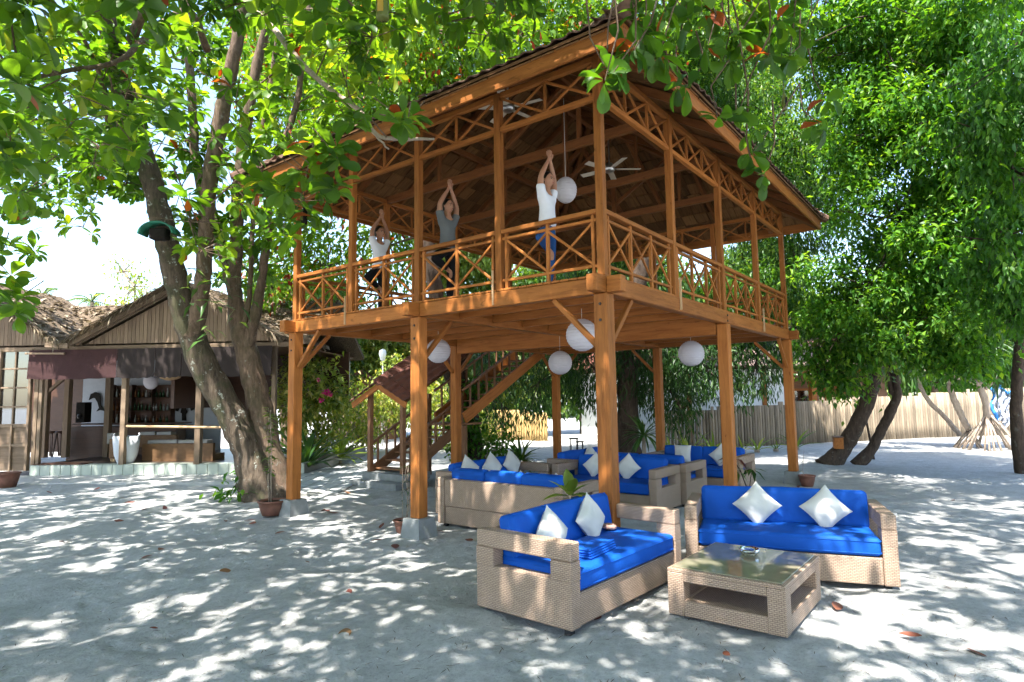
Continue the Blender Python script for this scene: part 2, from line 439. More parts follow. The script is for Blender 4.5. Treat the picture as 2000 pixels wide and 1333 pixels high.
def twig_mesh(name, segs, mat):
    """segs: list of (p0, p1, r0, r1): thin three-sided twigs in one mesh"""
    P0 = np.array([s[0] for s in segs], float); P1 = np.array([s[1] for s in segs], float)
    r0 = np.array([s[2] for s in segs]); r1 = np.array([s[3] for s in segs])
    fr = frames(P1-P0+1e-6); m = len(segs); ang = np.arange(3)*2*PI/3
    ring = np.stack([np.cos(ang), np.sin(ang)], 1)
    off = np.einsum('mi,k->mki', fr[:, :, 1], ring[:, 0])+np.einsum('mi,k->mki', fr[:, :, 2], ring[:, 1])
    v = np.concatenate([P0[:, None]+off*r0[:, None, None], P1[:, None]+off*r1[:, None, None]], 1)
    q = np.array([(0, 1, 4, 3), (1, 2, 5, 4), (2, 0, 3, 5)]); q = (q[None]+(np.arange(m)*6)[:, None, None]).reshape(-1, 4)
    me = bpy.data.meshes.new(name); me.vertices.add(m*6); me.vertices.foreach_set('co', v.reshape(-1).astype(np.float32))
    me.loops.add(q.size); me.loops.foreach_set('vertex_index', q.reshape(-1).astype(np.int32))
    me.polygons.add(len(q)); me.polygons.foreach_set('loop_start', (np.arange(len(q))*4).astype(np.int32))
    me.polygons.foreach_set('use_smooth', np.ones(len(q), bool)); me.materials.append(M[mat]); me.update(calc_edges=True)
    return me
# ================================================================== ground
def _sand():
    t = NT('white coral sand'); co = t.coord('Object', (1, 1, 1))
    n0 = t.noise(co, .35, 4); n1 = t.noise(co, 3.2, 6, .62); n2 = t.noise(co, 34., 5, .72); n3 = t.noise(co, 420., 2, .7)
    c = t.ramp(n1, [(.28, (.39, .392, .385)), (.5, (.50, .505, .498)), (.75, (.575, .578, .57))])
    c = t.mix(t.math('MULTIPLY', t.ramp(n0, [(.45, (0, 0, 0)), (.75, (1, 1, 1))]), .3), c, (.36, .33, .285))
    sp = t.ramp(n3, [(.62, (0, 0, 0)), (.72, (1, 1, 1))])
    c = t.mix(t.math('MULTIPLY', sp, .5), c, (.15, .13, .11))
    sp2 = t.ramp(n2, [(.60, (0, 0, 0)), (.70, (1, 1, 1))])
    c = t.mix(t.math('MULTIPLY', sp2, .3), c, (.2, .17, .14))
    c = t.mix(1., c, t.ramp(n2, [(.32, (.80, .80, .80)), (.5, (1, 1, 1)), (.68, (1.06, 1.06, 1.06))]), 'MULTIPLY')  # hollows darkened in the colour, standing in for weak bump shading
    c = t.mix(1., c, t.ramp(t.noise(co, 11., 4, .6), [(.33, (.88, .88, .88)), (.6, (1.03, 1.03, 1.03))]), 'MULTIPLY')  # broader mottling in the colour stands in for shading of the lumps
    v = t.new('TexVoronoi'); v.feature = 'SMOOTH_F1'; v.inputs['Scale'].default_value = 3.4; t.link(co, v.inputs['Vector'])
    nb = t.bump(n1, .65, .08, t.bump(v.outputs['Distance'], .35, .06))
    nb = t.bump(n2, 1., .05, nb)
    return t.done(t.bsdf(c, .92, nb, .15))
M['sand'] = _sand()
def build_ground():
    a = np.concatenate([-np.geomspace(300, .6, 40), np.linspace(0, 2.9, 20), np.linspace(3, 9.5, 170), np.linspace(9.6, 14, 50), np.geomspace(14.2, 600, 110)])
    lu = np.concatenate([-np.geomspace(500, 9.2, 60), np.linspace(-9, -5.1, 50), np.linspace(-5, 5, 270), np.linspace(5.1, 9, 50), np.geomspace(9.2, 500, 60)])
    A, L = np.meshgrid(a, lu, indexing='ij')
    f = np.array([_s, _c]); r = np.array([_c, -_s])
    X = CAM.x+A*f[0]+L*r[0]; Y = CAM.y+A*f[1]+L*r[1]
    Z = np.zeros_like(X); g = np.random.default_rng(3)
    for k in range(60):
        fr = g.uniform(.8, 9.5); th = g.uniform(0, 2*PI)
        Z += np.sin(fr*(X*np.cos(th)+Y*np.sin(th))+g.uniform(0, 6.28))*.010/fr**.75
    for k in range(520):                      # footprints pressed into the loose sand
        fa, fl = g.uniform(2.6, 12), g.uniform(-6.5, 6.5); th = g.uniform(0, 2*PI); dp = g.uniform(.008, .022)
        sel = (np.abs(A-fa) < .35) & (np.abs(L-fl) < .35); da, dl = A[sel]-fa, L[sel]-fl
        p_, q_ = (da*np.cos(th)+dl*np.sin(th))/.145, (dl*np.cos(th)-da*np.sin(th))/.065; rr = p_*p_+q_*q_
        Z[sel] += -dp*np.exp(-rr)+dp*.55*np.exp(-(np.sqrt(rr)-1.5)**2*5)
    dist = np.hypot(A, L); Z *= np.clip(1.6-dist/30, .1, 1.)
    Z = np.clip(Z, -.035, .022)-.006
    n, m = X.shape; idx = np.arange(n*m).reshape(n, m)
    q = np.stack([idx[:-1, :-1], idx[:-1, 1:], idx[1:, 1:], idx[1:, :-1]], -1).reshape(-1, 4)[:, ::-1]
    me = bpy.data.meshes.new('ground'); me.vertices.add(n*m); me.vertices.foreach_set('co', np.stack([X, Y, Z], -1).reshape(-1).astype(np.float32))
    me.loops.add(q.size); me.loops.foreach_set('vertex_index', q.reshape(-1).astype(np.int32)); me.polygons.add(len(q))
    me.polygons.foreach_set('loop_start', (np.arange(len(q))*4).astype(np.int32)); me.polygons.foreach_set('use_smooth', np.ones(len(q), bool))
    me.materials.append(M['sand']); me.update(calc_edges=True)
    if me.polygons[0].normal.z < 0: me.flip_normals()
    tag(link('ground', me), 'white coral sand ground dappled with tree shade', None, None, 'structure')
build_ground()

# ================================================================== the two-storey timber pavilion
W, D = 5.878, 7.936            # along Y (left face) and X (right face)
ZB0, ZB1, ZD = 3.0, 3.19, 3.22 # beam underside, beam top, deck top
ZR = 3.985                     # top of hand rail
pav = thing('pavilion', 'two-storey open timber pavilion on tall posts with cross-braced railings and hipped roof', 'pavilion')
grid = [(x, y) for x in (0, D/2, D) for y in (0, W/2, W) if not (x == D/2 and y == W/2)]
ft = MB(); ft.add([(-.195, -.195, -.15), (.195, -.195, -.15), (.195, .195, -.15), (-.195, .195, -.15), (-.15, -.15, .25), (.15, -.15, .25), (.15, .15, .25), (-.15, .15, .25)],
                  [(3, 2, 1, 0), (4, 5, 6, 7), (0, 1, 5, 4), (1, 2, 6, 5), (2, 3, 7, 6), (3, 0, 4, 7)])
ftm = ft.mesh('footing', 'concrete')
for x, y in grid:
    link('footing', ftm, pav, (x, y, 0))
    p = beam('ground_post', (x, y, .25), (x, y, ZB0), .172, .172, 'wood', pav, ch=.010)
    # the post is laminated of two planks: thin cover strips leave a joint line on each face
# main beams: along X on each post line, their ends running out past the faces
for y in (0, W/2, W):
    for x0, x1 in ((-.27, D/2), (D/2, D+.27)):
        beam('beam', (x0, y, (ZB0+ZB1)/2+.004), (x1, y, (ZB0+ZB1)/2+.004), .14, ZB1-ZB0, 'wood', pav, ch=.01)
beam('main_girder', (D/2, .1, 3.0), (D/2, W-.1, 3.0), .15, .34, 'wood', pav, ch=.01)
for x in (0, D):
    for y0, y1 in ((-.25, -.071), (.071, W/2-.071), (W/2+.071, W-.071), (W+.071, W+.25)):
        beam('beam', (x, y0, (ZB0+ZB1)/2), (x, y1, (ZB0+ZB1)/2), .13, ZB1-ZB0-.006, 'wood', pav, ch=.008)
# joists along Y between the X beams
nj = 10
for i in range(1, nj):
    x = D*i/nj
    if abs(x-D/2) < .1: continue
    for y0, y1 in ((.071, W/2-.071), (W/2+.071, W-.071)):
        beam('joist', (x, y0, 3.115), (x, y1, 3.115), .065, .125, 'wood', pav, ch=.004)
nb = 50
for i in range(nb):
    y = -.06+(W+.12)*(i+.5)/nb
    for k, (x0, x1) in enumerate(((-.06, D*.46), (D*.46+.004, D+.06))):
        beam('deck_board', (x0, y, ZB1+.017), (x1, y, ZB1+.017), (W+.12)/nb-.006, .026, 'wood', pav, ch=.003)
# knee braces
def brace(x, y, dx, dy):
    beam('knee_brace', (x+dx*.09, y+dy*.09, 2.42), (x+dx*.66, y+dy*.66, 3.0), .06, .065, 'wood', pav, (-dy, dx, 0), ch=.005)
for x, y, dx, dy in ((0, 0, 0, 1), (0, 0, 1, 0), (0, W/2, 1, 0), (0, W, 0, -1), (0, W, 1, 0), (D, 0, -1, 0), (D, 0, 0, 1), (D, W/2, 0, 1), (D, W, 0, -1), (D, W, -1, 0), (D/2, W, 1, 0), (D/2, W, -1, 0)):
    brace(x, y, dx, dy)
# bolt heads where beams cross the posts
bm_ = MB(); bm_.lathe([(0, .012), (.016, .012), (.018, 0)], n=6, rot=Matrix.Rotation(PI/2, 3, 'X')); bolt = bm_.mesh('bolt', 'black_metal')
for x, y in grid:
    if y == 0:
        for dz in (.05, .14): link('bolt', bolt, pav, (x, -.0715, ZB0+dz))
    if x == 0:
        for dz in (-.12, -.3): o = link('bolt', bolt, pav, (-.0865, y, ZB0+dz)); o.rotation_euler = (0, 0, -PI/2)
# upper posts, railings and truss bands, side by side for each face
ZC0, ZC1 = 5.30, 5.76
up_posts = []
def corners():
    return [((0, 0), (0, W), 4, 2), ((0, 0), (D, 0), 4, 3), ((0, W), (D, W), 4, 3), ((D, 0), (D, W), 4, 2)]
seen = set()
for (a, b, nbay, nx) in corners():
    a, b = Vector(a), Vector(b)
    for i in range(nbay+1):
        p = a.lerp(b, i/nbay); k = (round(p.x, 2), round(p.y, 2))
        if k in seen: continue
        seen.add(k); cor = (i in (0, nbay))
        beam('upper_post', (p.x, p.y, ZD-.01), (p.x, p.y, ZC1+.03), .095, .095, 'wood', pav, ch=.006)
    d = (b-a).normalized()
    for i in range(nbay):
        p, q = a.lerp(b, i/nbay), a.lerp(b, (i+1)/nbay)
        p = p+d*.047; q = q-d*.047
        P = lambda t, z: Vector((p.x+(q.x-p.x)*t, p.y+(q.y-p.y)*t, z))
        rail = beam('railing', P(0, ZR-.03), P(1, ZR-.03), .085, .055, 'wood', pav)
        def sub(name, p0, p1, w_, h_, base=None, up=(0, 0, 1)):
            o = beam(name, p0, p1, w_, h_, 'wood', None, up, .004)
            o.parent = base; o.matrix_local = MAT[base.name].inverted() @ MAT[o.name]; return o
        sub('middle_rail', P(0, 3.865), P(1, 3.865), .034, .034, rail)
        sub('lower_rail', P(0, 3.33), P(1, 3.33), .034, .034, rail)
        ends = [.045+(1-.09)*k/nx for k in range(nx+1)]
        for t in ends: sub('baluster', P(t, ZD), P(t, ZR-.058), .04, .04, rail, (d.x, d.y, 0))
        for t0, t1 in zip(ends, ends[1:]):
            sub('cross_brace', P(t0, 3.35), P(t1, 3.845), .030, .026, rail, (-d.y, d.x, 0)).location += Vector((0, .004, 0))
            sub('cross_brace', P(t1, 3.35), P(t0, 3.845), .028, .024, rail, (-d.y, d.x, 0)).location -= Vector((0, .004, 0))
        ch = beam('truss_chord', P(0, ZC0), P(1, ZC0), .07, .06, 'wood', pav)
        beam('truss_chord', P(-.0, ZC1), P(1, ZC1), .07, .075, 'wood', pav)
        ends = [.0+k/nx for k in range(nx+1)]
        for t in ends[1:-1]: sub('truss_web', P(t, ZC0+.037), P(t, ZC1-.04), .034, .034, ch, (d.x, d.y, 0))
        for t0, t1 in zip(ends, ends[1:]):
            sub('truss_web', P(t0, ZC0+.03), P(t1, ZC1-.035), .032, .028, ch, (-d.y, d.x, 0))
            sub('truss_web', P(t1, ZC0+.03), P(t0, ZC1-.035), .030, .026, ch, (-d.y, d.x, 0))
for x, y in ((-.095, W/4), (-.095, W*3/4), (D/4, -.1), (D*3/4, -.1)):
    beam('trim_strip', (x, y+(.05 if x < 0 else 0), 3.02), (x, y+(.05 if x < 0 else 0), 3.46), .03, .012, 'wood_pale', pav, (0, 1, 0) if x < 0 else (1, 0, 0), .002)
# ---- roof: hipped, eaves 0.68 out
OV, ZE = .68, 5.44
SL = .60
X0, X1, Y0, Y1 = -OV, D+OV, -OV, W+OV
HH = (Y1-Y0)/2; ZRG = ZE+.19+HH*SL
RA, RB = Vector((X0+HH, (Y0+Y1)/2, ZRG)), Vector((X1-HH, (Y0+Y1)/2, ZRG))
ZF = ZE+.19
E0, E1, E2, E3 = (Vector(p) for p in ((X0, Y0, ZF), (X1, Y0, ZF), (X1, Y1, ZF), (X0, Y1, ZF)))
rf = MB(); th = Vector((0, 0, .035)); over = .05
def ext(p): return Vector((p.x+(-over if p.x < 1 else over), p.y+(-over if p.y < 1 else over), p.z-over*SL))
F0, F1, F2, F3 = map(ext, (E0, E1, E2, E3))
for poly in ((F0, F1, RB, RA), (F2, F3, RA, RB), (F1, F2, RB), (F3, F0, RA)):
    n = len(poly); top = [p+th for p in poly]
    rf.add(list(poly)+top, [tuple(range(n))[::-1], tuple(range(n, 2*n))]+[(i, (i+1) % n, n+(i+1) % n, n+i) for i in range(n)])
M['roof_under'] = plain('roof underlay', (.12, .062, .03), .9, .4, 8., .3, .1)
roof = rf.build('roof', 'roof_under', pav)
def rsub(o): return o
# fascia boards
for a, b in ((E0, E1), (E1, E2), (E2, E3), (E3, E0)):
    d = (b-a).normalized(); out = Vector((d.y, -d.x, 0))
    a2 = a+out*.0-d*.0; b2 = b+out*.0
    beam('fascia', (a2.x-out.x*.02, a2.y-out.y*.02, ZE+.085), (b2.x-out.x*.02, b2.y-out.y*.02, ZE+.085), .038, .19, 'wood', roof, ch=.004)
# rafters just below the underlay
def rafter(p, q, w_=.07, h_=.11, drop=.13, name='rafter'):
    p, q = Vector(p), Vector(q)
    beam(name, (p.x, p.y, p.z-drop), (q.x, q.y, q.z-drop), w_, h_, 'wood_roof', roof)
for c_, r_ in ((E0, RA), (E3, RA), (E1, RB), (E2, RB)): rafter(c_+(r_-c_)*.012, r_, .09, .15, .15, 'hip_rafter')
beam('ridge_beam', RA-Vector((.1, 0, .2)), RB+Vector((.1, 0, -.2)), .1, .2, 'wood_roof', roof)
nraf = 9
for i in range(1, nraf):
    x = X0+(X1-X0)*i/nraf
    k = min(1, (x-X0)/HH, (X1-x)/HH)
    for ys, yo in ((1, Y0), (-1, Y1)): rafter((x, yo+ys*.04, ZF+.04*SL), (x, yo+ys*HH*k, ZF+HH*k*SL))
for i in range(1, 7):
    y = Y0+(Y1-Y0)*i/7
    k = min((y-Y0)/HH, (Y1-y)/HH, 1)
    for xs, xo in ((1, X0), (-1, X1)): rafter((xo+xs*.04, y, ZF+.04*SL), (xo+xs*HH*k, y, ZF+HH*k*SL))
# two king-post trusses across, purlins
for x in (D*.25, D*.5, D*.75):
    zt = ZC1+.02
    beam('tie_beam', (x, 0, zt), (x, W, zt), .08, .14, 'wood_roof', pav)
    zr = min(ZRG-.3, ZF+min(x-X0, X1-x)*SL-.3)
    beam('king_post', (x, W/2, zt+.07), (x, W/2, zr), .09, .09, 'wood_roof', pav)
    for s_ in (-1, 1):
        beam('strut', (x, W/2+s_*.06, zt+.3), (x, W/2+s_*1.25, zt+.07+.95), .07, .07, 'wood_roof', pav)
        beam('collar_web', (x, W/2+s_*1.5, zt+.07), (x, W/2+s_*1.5, zt+.78), .06, .06, 'wood_roof', pav)
for s_ in (-1, 1):
    y = W/2+s_*1.55; z = ZF+(HH-1.55)*SL-.24
    beam('purlin', (X0+2.1, y, z), (X1-2.1, y, z), .07, .1, 'wood_roof', roof)
# ---- shingles under the rafters' upper side (seen from below) in courses
def shingle_spots():
    faces = (((X0, Y0), (1, 0), (0, 1), X1-X0, True), ((X1, Y1), (-1, 0), (0, -1), X1-X0, True), ((X1, Y0), (0, 1), (-1, 0), Y1-Y0, False), ((X0, Y1), (0, -1), (1, 0), Y1-Y0, False))
    out = []; cw, cl = .30, .29
    for o, e, inn, L, _ in faces:
        nc = int(HH/(cl*.86))
        for c_ in range(nc):
            t = (c_+.5)*HH/nc; i0, i1 = t+.06, L-t-.06
            n = max(1, int((i1-i0)/cw))
            for k in range(n):
                s_ = i0+(i1-i0)*(k+.5)/n+rnd.uniform(-.01, .01)
                pos = Vector((o[0]+e[0]*s_+inn[0]*t, o[1]+e[1]*s_+inn[1]*t, ZF+t*SL-.028-rnd.uniform(0, .012)))
                out.append((pos, Vector((e[0], e[1], 0)), Vector((inn[0], inn[1], SL)).normalized(), (i1-i0)/n))
    return out
shm = MB().box((0, 0, 0), (.335, .285, .016), None, .004).mesh('shingle', 'shingle')
sp = shingle_spots()
def _score(s_):
    u, v, z = PR(s_[0]); nrm = s_[1].cross(s_[2]); 
    if nrm.z > 0: nrm = -nrm
    face = (CAM-s_[0]).normalized().dot(nrm)
    return face/(z*z) if (face > 0 and -50 < u < 2050 and -50 < v < 1400) else -1
sp.sort(key=_score, reverse=True)
rest = MB()
for i, (pos, e, inn, wd) in enumerate(sp):
    tilt = Quaternion(e, -.05)                 # lower edge hangs a little
    x = tilt @ inn; m = frame(x, e.cross(x))
    m = Matrix((m.col[0], m.col[1], m.col[2])).transposed()
    if i < 300:
        o = link('shingle', shm, roof); mm = m.to_4x4(); mm.translation = pos; o.matrix_local = mm
    else: rest.box(pos, (.335, .285, .016), m)
tag(rest.build('shingles', 'shingle', roof), None, None, None, 'stuff')
# ---- wavy clay tiles: the eave course and one above it on each side, ridge caps on the hips
tl = MB()
def tile_mesh(wd=.21, ln=.36, mat='roof_tile'):
    vs = []; n = 7
    for j in range(2):
        for i in range(n):
            t = i/(n-1); vs.append(((t-.5)*wd, (j-.5)*ln, .014*math.sin(t*2*PI+.6)+.012*(1-j)))
    for j in range(2):
        for i in range(n):
            v = vs[j*n+i]; vs.append((v[0], v[1], v[2]+.014))
    q = [(i, i+1, n+i+1, n+i) for i in range(n-1)]; fs = [tuple(reversed(f)) for f in q]+[tuple(2*n+k for k in f) for f in q]
    fs += [(i, 2*n+i, 2*n+i+1, i+1) for i in range(n-1)]+[(n+i+1, 3*n+i+1, 3*n+i, n+i) for i in range(n-1)]
    fs += [(0, n, 3*n, 2*n), (n-1, 3*n-1, 4*n-1, 2*n-1)]
    b = MB(); b.add(vs, fs); return b.mesh('roof_tile', mat, False)
tm = tile_mesh(); tmb = tile_mesh(mat='roof_brown')
for o, e, inn, L in (((X0, Y0), (1, 0), (0, 1), X1-X0), ((X0, Y1), (0, -1), (1, 0), Y1-Y0), ((X1, Y1), (-1, 0), (0, -1), X1-X0), ((X1, Y0), (0, 1), (-1, 0), Y1-Y0)):
    vis = (o == (X0, Y0)) or (o == (X0, Y1))
    for c_ in range(4 if vis else 2):
        t = -.06+.15+c_*.3; i0, i1 = -.08+max(t, 0), L+.08-max(t, 0); n = int((i1-i0)/.2)
        bat = MB()
        for k in range(n):
            s_ = i0+(i1-i0)*(k+.5)/n
            pos = Vector((o[0]+e[0]*s_+inn[0]*t, o[1]+e[1]*s_+inn[1]*t, ZF+t*SL+.058+rnd.uniform(-.014, .014)))
            up = Vector((inn[0], inn[1], SL)).normalized(); ex = Vector((e[0], e[1], 0)); nz = ex.cross(up)
            if nz.z < 0: ex = -ex; nz = -nz
            m = Matrix((ex, up, nz)).transposed() @ Matrix.Rotation(rnd.uniform(-.04, .04), 3, 'Z')
            if vis and c_ < 2:
                ob = link('roof_tile', tmb, roof); mm = m.to_4x4(); mm.translation = pos; ob.matrix_local = mm
            else:
                me = tm; vv = [pos+m @ v.co for v in me.vertices]; bat.add(vv, [tuple(p.vertices) for p in me.polygons])
        if bat.v: tag(bat.build('roof_tiles', 'roof_brown', roof), None, None, None, 'stuff')
# upper field of the roof: plain courses (never seen from below)
for c_, r_ in ((E0, RA), (E3, RA), (E1, RB), (E2, RB)):
    d = (r_-c_); L = d.length; d.normalize(); n = int(L/.36)
    for k in range(n):
        p0 = c_+d*(k*.36-.15); p1 = p0+d*.42
        cap = MB(); cap.tube([p0+Vector((0, 0, .09)), p1+Vector((0, 0, .115))], [.105, .085], 10, True, .8); cap.build('ridge_cap', 'roof_brown', roof)
# ================================================================== wicker lounge furniture
def rounded(name, sx, sy, sz, mat, r=.05, puff=.02):
    """soft cushion block: rounded edges and slightly domed faces"""
    b = MB(); n = 7; vs = []; fs = []; ix = {}
    def pt(u, v, w_):
        p = Vector((u*sx/2, v*sy/2, w_*sz/2)); c = Vector((max(-sx/2+r, min(sx/2-r, p.x)), max(-sy/2+r, min(sy/2-r, p.y)), max(-sz/2+r, min(sz/2-r, p.z))))
        q = p-c
        if q.length > 1e-9: q = q.normalized()*r
        o = c+q; d = puff
        o.z += d*w_*max(0, 1-u*u)*max(0, 1-v*v); o.y += d*.6*v*max(0, 1-u*u)*max(0, 1-w_*w_); o.x += d*.6*u*max(0, 1-v*v)*max(0, 1-w_*w_)
        return o
    def L(s): return [-1+2*t for t in (0, r*.3/s, r*.7/s, r*1.2/s, .5, 1-r*1.2/s, 1-r*.7/s, 1-r*.3/s, 1)]
    g = (L(sx), L(sy), L(sz))
    for a in range(3):
        bx, cx = (a+1) % 3, (a+2) % 3
        for s_ in (-1, 1):
            for i in range(8):
                for j in range(8):
                    q = []
                    for di, dj in ((0, 0), (1, 0), (1, 1), (0, 1)):
                        k = [0, 0, 0]; k[a] = s_; k[bx] = g[bx][i+di]; k[cx] = g[cx][j+dj]; key = tuple(round(t, 5) for t in k)
                        if key not in ix: ix[key] = len(vs); vs.append(pt(*k))
                        q.append(ix[key])
                    fs.append(tuple(q) if s_ > 0 else tuple(q[::-1]))
    b.add(vs, fs); return b.mesh(name, mat, True)
def pillow_mesh(s=.44, t=.15, mat='white_cotton', seed=0):
    """square scatter cushion: pinched corners, fat middle"""
    g = random.Random(seed); n = 12; vs = []; fs = []
    def h(u, v): return t/2*(max(0, (1-abs(u)**2.4))*max(0, (1-abs(v)**2.4)))**.5
    for side in (1, -1):
        for i in range(n+1):
            for j in range(n+1):
                u, v = -1+2*i/n, -1+2*j/n
                k = 1-.09*(1-u*u)*abs(v)**3; k2 = 1-.09*(1-v*v)*abs(u)**3
                wr = .006*math.sin(7*u+3*v+seed)+.005*math.sin(5*v-4*u+2*seed)
                vs.append((u*s/2*k2, v*s/2*k, side*(h(u, v)+wr*(1-u*u)*(1-v*v))))
    m = (n+1)*(n+1)
    for i in range(n):
        for j in range(n):
            a = i*(n+1)+j; q = (a, a+n+1, a+n+2, a+1); fs.append(q); fs.append(tuple(m+x for x in q[::-1]))
    b = MB(); b.add(vs, fs); return b.mesh('pillow', mat, True)
SOFA_D, SOFA_H = .95, .70
def sofa(label, cx, cy, ang, L, cushions=1, holes=True, group='wicker lounge sofas', Dp=SOFA_D):
    """local frame: length along x, front at -y, back at +y"""
    t = thing('wicker_sofa', label, 'sofa', (cx, cy, 0), ang, group)
    H = SOFA_H; D2 = Dp/2; at = .13
    bs = MB(); bs.b2(-L/2+at, L/2-at, -D2+.015, D2-.02, .035, .29, .008)
    bs.build('seat_frame', 'wicker', t)
    MB().b2(-L/2+at, L/2-at, D2-.12, D2-.003, .292, H-.02, .01).build('back_panel', 'wicker', t)
    for s_ in (-1, 1):
        a = MB(); x0, x1 = sorted((s_*(L/2-at+.002), s_*L/2))
        h0, h1, d0, d1 = .40, .555, -D2+.2, D2-.2
        a.b2(x0, x1, -D2, D2, .035, h0, .006); a.b2(x0, x1, -D2, D2, h1, H, .01)
        a.b2(x0, x1, -D2, d0, h0, h1); a.b2(x0, x1, d1, D2, h0, h1)
        a.build('armrest', 'wicker', t)
        for yy in (-1, 1): MB().box((s_*(L/2-.09), yy*(D2-.09), .0), (.06, .06, .075)).build('foot', 'black_metal', t)
    sl = L-2*at-.012; sd = Dp-.24
    me = rounded('seat_cushion', sl, Dp-.15, .17, 'blue_cushion', .035, .014)
    o = link('seat_cushion', me, t, (0, -.065, .292+.09))
    def piping(par, sx, sy, r_, z, ax):
        k = 6; pts = []
        for qx, qy, a0 in ((1, 1, 0), (-1, 1, PI/2), (-1, -1, PI), (1, -1, 1.5*PI)):
            for i in range(k+1):
                a = a0+PI/2*i/k; p = (qx*(sx/2-r_)+math.cos(a)*r_, qy*(sy/2-r_)+math.sin(a)*r_)
                pts.append((p[0], p[1], z) if ax == 'z' else (p[0], z, p[1]))
        pts.append(pts[0]); MB().tube(pts, .006, 5, False).build('piping', 'blue_cushion', par, True)
    piping(o, sl+.002, Dp-.148, .035, .055, 'z'); piping(o, sl+.002, Dp-.148, .035, -.055, 'z')
    n = cushions
    for k in range(n):
        w_ = sl/n-.006
        me = rounded('back_cushion', w_, .17, .38, 'blue_cushion', .045, .02)
        o = link('back_cushion', me, t, (-sl/2+(k+.5)*sl/n, D2-.235, .622)); o.rotation_euler = (-.16, 0, 0); piping(o, w_+.002, .382, .045, -.055, 'y')
    return t
def pillow(label, base, ang, x, y, z, tilt=.35, roll=PI/4, size=.44, seed=0):
    size *= .82; z -= .045
    """leaning square cushion; base/ang = the sofa's frame"""
    o = link('pillow', pillow_mesh(size, .16, 'white_cotton', seed))
    c, s_ = math.cos(ang), math.sin(ang)
    o.matrix_world = Matrix.Translation((base[0]+c*x-s_*y, base[1]+s_*x+c*y, z)) @ Matrix.Rotation(ang, 4, 'Z') @ Matrix.Rotation(PI/2-tilt, 4, 'X') @ Matrix.Rotation(roll, 4, 'Z')
    return tag(o, label, 'pillow', 'off-white scatter pillows')
LS = (-.86, -.203, -.05, 1.95, 1.02)
sofa('nearest wicker sofa with blue cushions, two pillows and a folded blue cloth', *LS[:4], cushions=1, Dp=LS[4])
RS = (1.02, -1.52, -1.28, 1.94)
sofa('wicker sofa with blue cushions behind the glass-topped coffee table', *RS, cushions=1)
S1 = (1.16, 2.15, PI/2, 2.2)
sofa('wicker sofa turned with its back to the camera beside the left middle post', *S1, cushions=3)
S2 = (2.2, 3.35, 0., 1.95)
sofa('wicker sofa with three grey-white pillows in front of the vine-covered trunk', *S2, cushions=2)
S3 = (3.55, 1.83, -PI/2, 1.95)
sofa('wicker sofa in shade behind the near corner post, pillow set on its point', *S3, cushions=2)
S6 = (4.56, 1.75, PI/2, 1.95)
sofa('wicker sofa standing back to back with the sofa behind the corner post', *S6, cushions=2)
S4 = (4.75, 2.95, 0., 1.85)
sofa('farthest wicker sofa, half hidden behind the near corner post', *S4, cushions=2)
S5 = (6.2, 1.35, -PI/2, 1.9)
sofa('wicker sofa far back under the deck beside the right middle post', *S5, cushions=2)
pillow('off-white pillow leaning beside the folded blue cloth on the nearest sofa', LS, LS[2], -.40, .10, .66, .22, .78, .44, 1)
pillow('off-white pillow with sunlit lower half nearest the corner post on the near sofa', LS, LS[2], .28, .12, .68, .2, .72, .46, 2)
pillow('sunlit off-white pillow set on its point, toward the sofa corner', RS, RS[2], -.25, .06, .70, .3, PI/4, .44, 3)
pillow('off-white pillow set on its point, toward the right armrest of the sofa behind the table', RS, RS[2], .42, .04, .69, .32, PI/4-.06, .44, 4)
for k, (x, rl) in enumerate(((-.55, .9), (.05, .7), (.6, .78))):
    pillow(('grey-white pillow at the left end of the sofa before the vine-covered trunk', 'middle grey-white pillow on the sofa before the vine-covered trunk', 'grey-white pillow at the right end of the sofa before the vine-covered trunk')[k], S2, 0, x, .12, .74, .25, rl, .46, 5+k)
for k, x in enumerate((-.75, -.15, .55)):
    pillow(('pillow tip showing above the near end of the blue back cushions, right', 'pillow tip showing above the middle of the turned-away sofa', 'pillow tip showing above the left end of the turned-away sofa')[k], S1, S1[2], x, .02, .66, .3, PI/4, .4, 9+k)
pillow('pale pillow set on its point on the shaded sofa behind the corner post', S3, S3[2], .22, .04, .70, .3, PI/4, .44, 12)
pillow('pale pillow half hidden by the near corner post on the shaded sofa', S3, S3[2], -.42, .04, .70, .3, PI/4, .42, 13)
pillow('pale upright pillow on the sofa far back under the deck', S5, S5[2], -.35, .02, .72, .15, 0., .44, 14)
pillow('pale pillow set on its point beside the right middle post, far sofa', S5, S5[2], .42, .04, .72, .3, PI/4, .42, 15)
pillow('small pale pillow on the farthest sofa beside the near corner post', S4, S4[2], .1, .1, .74, .3, .6, .4, 16)

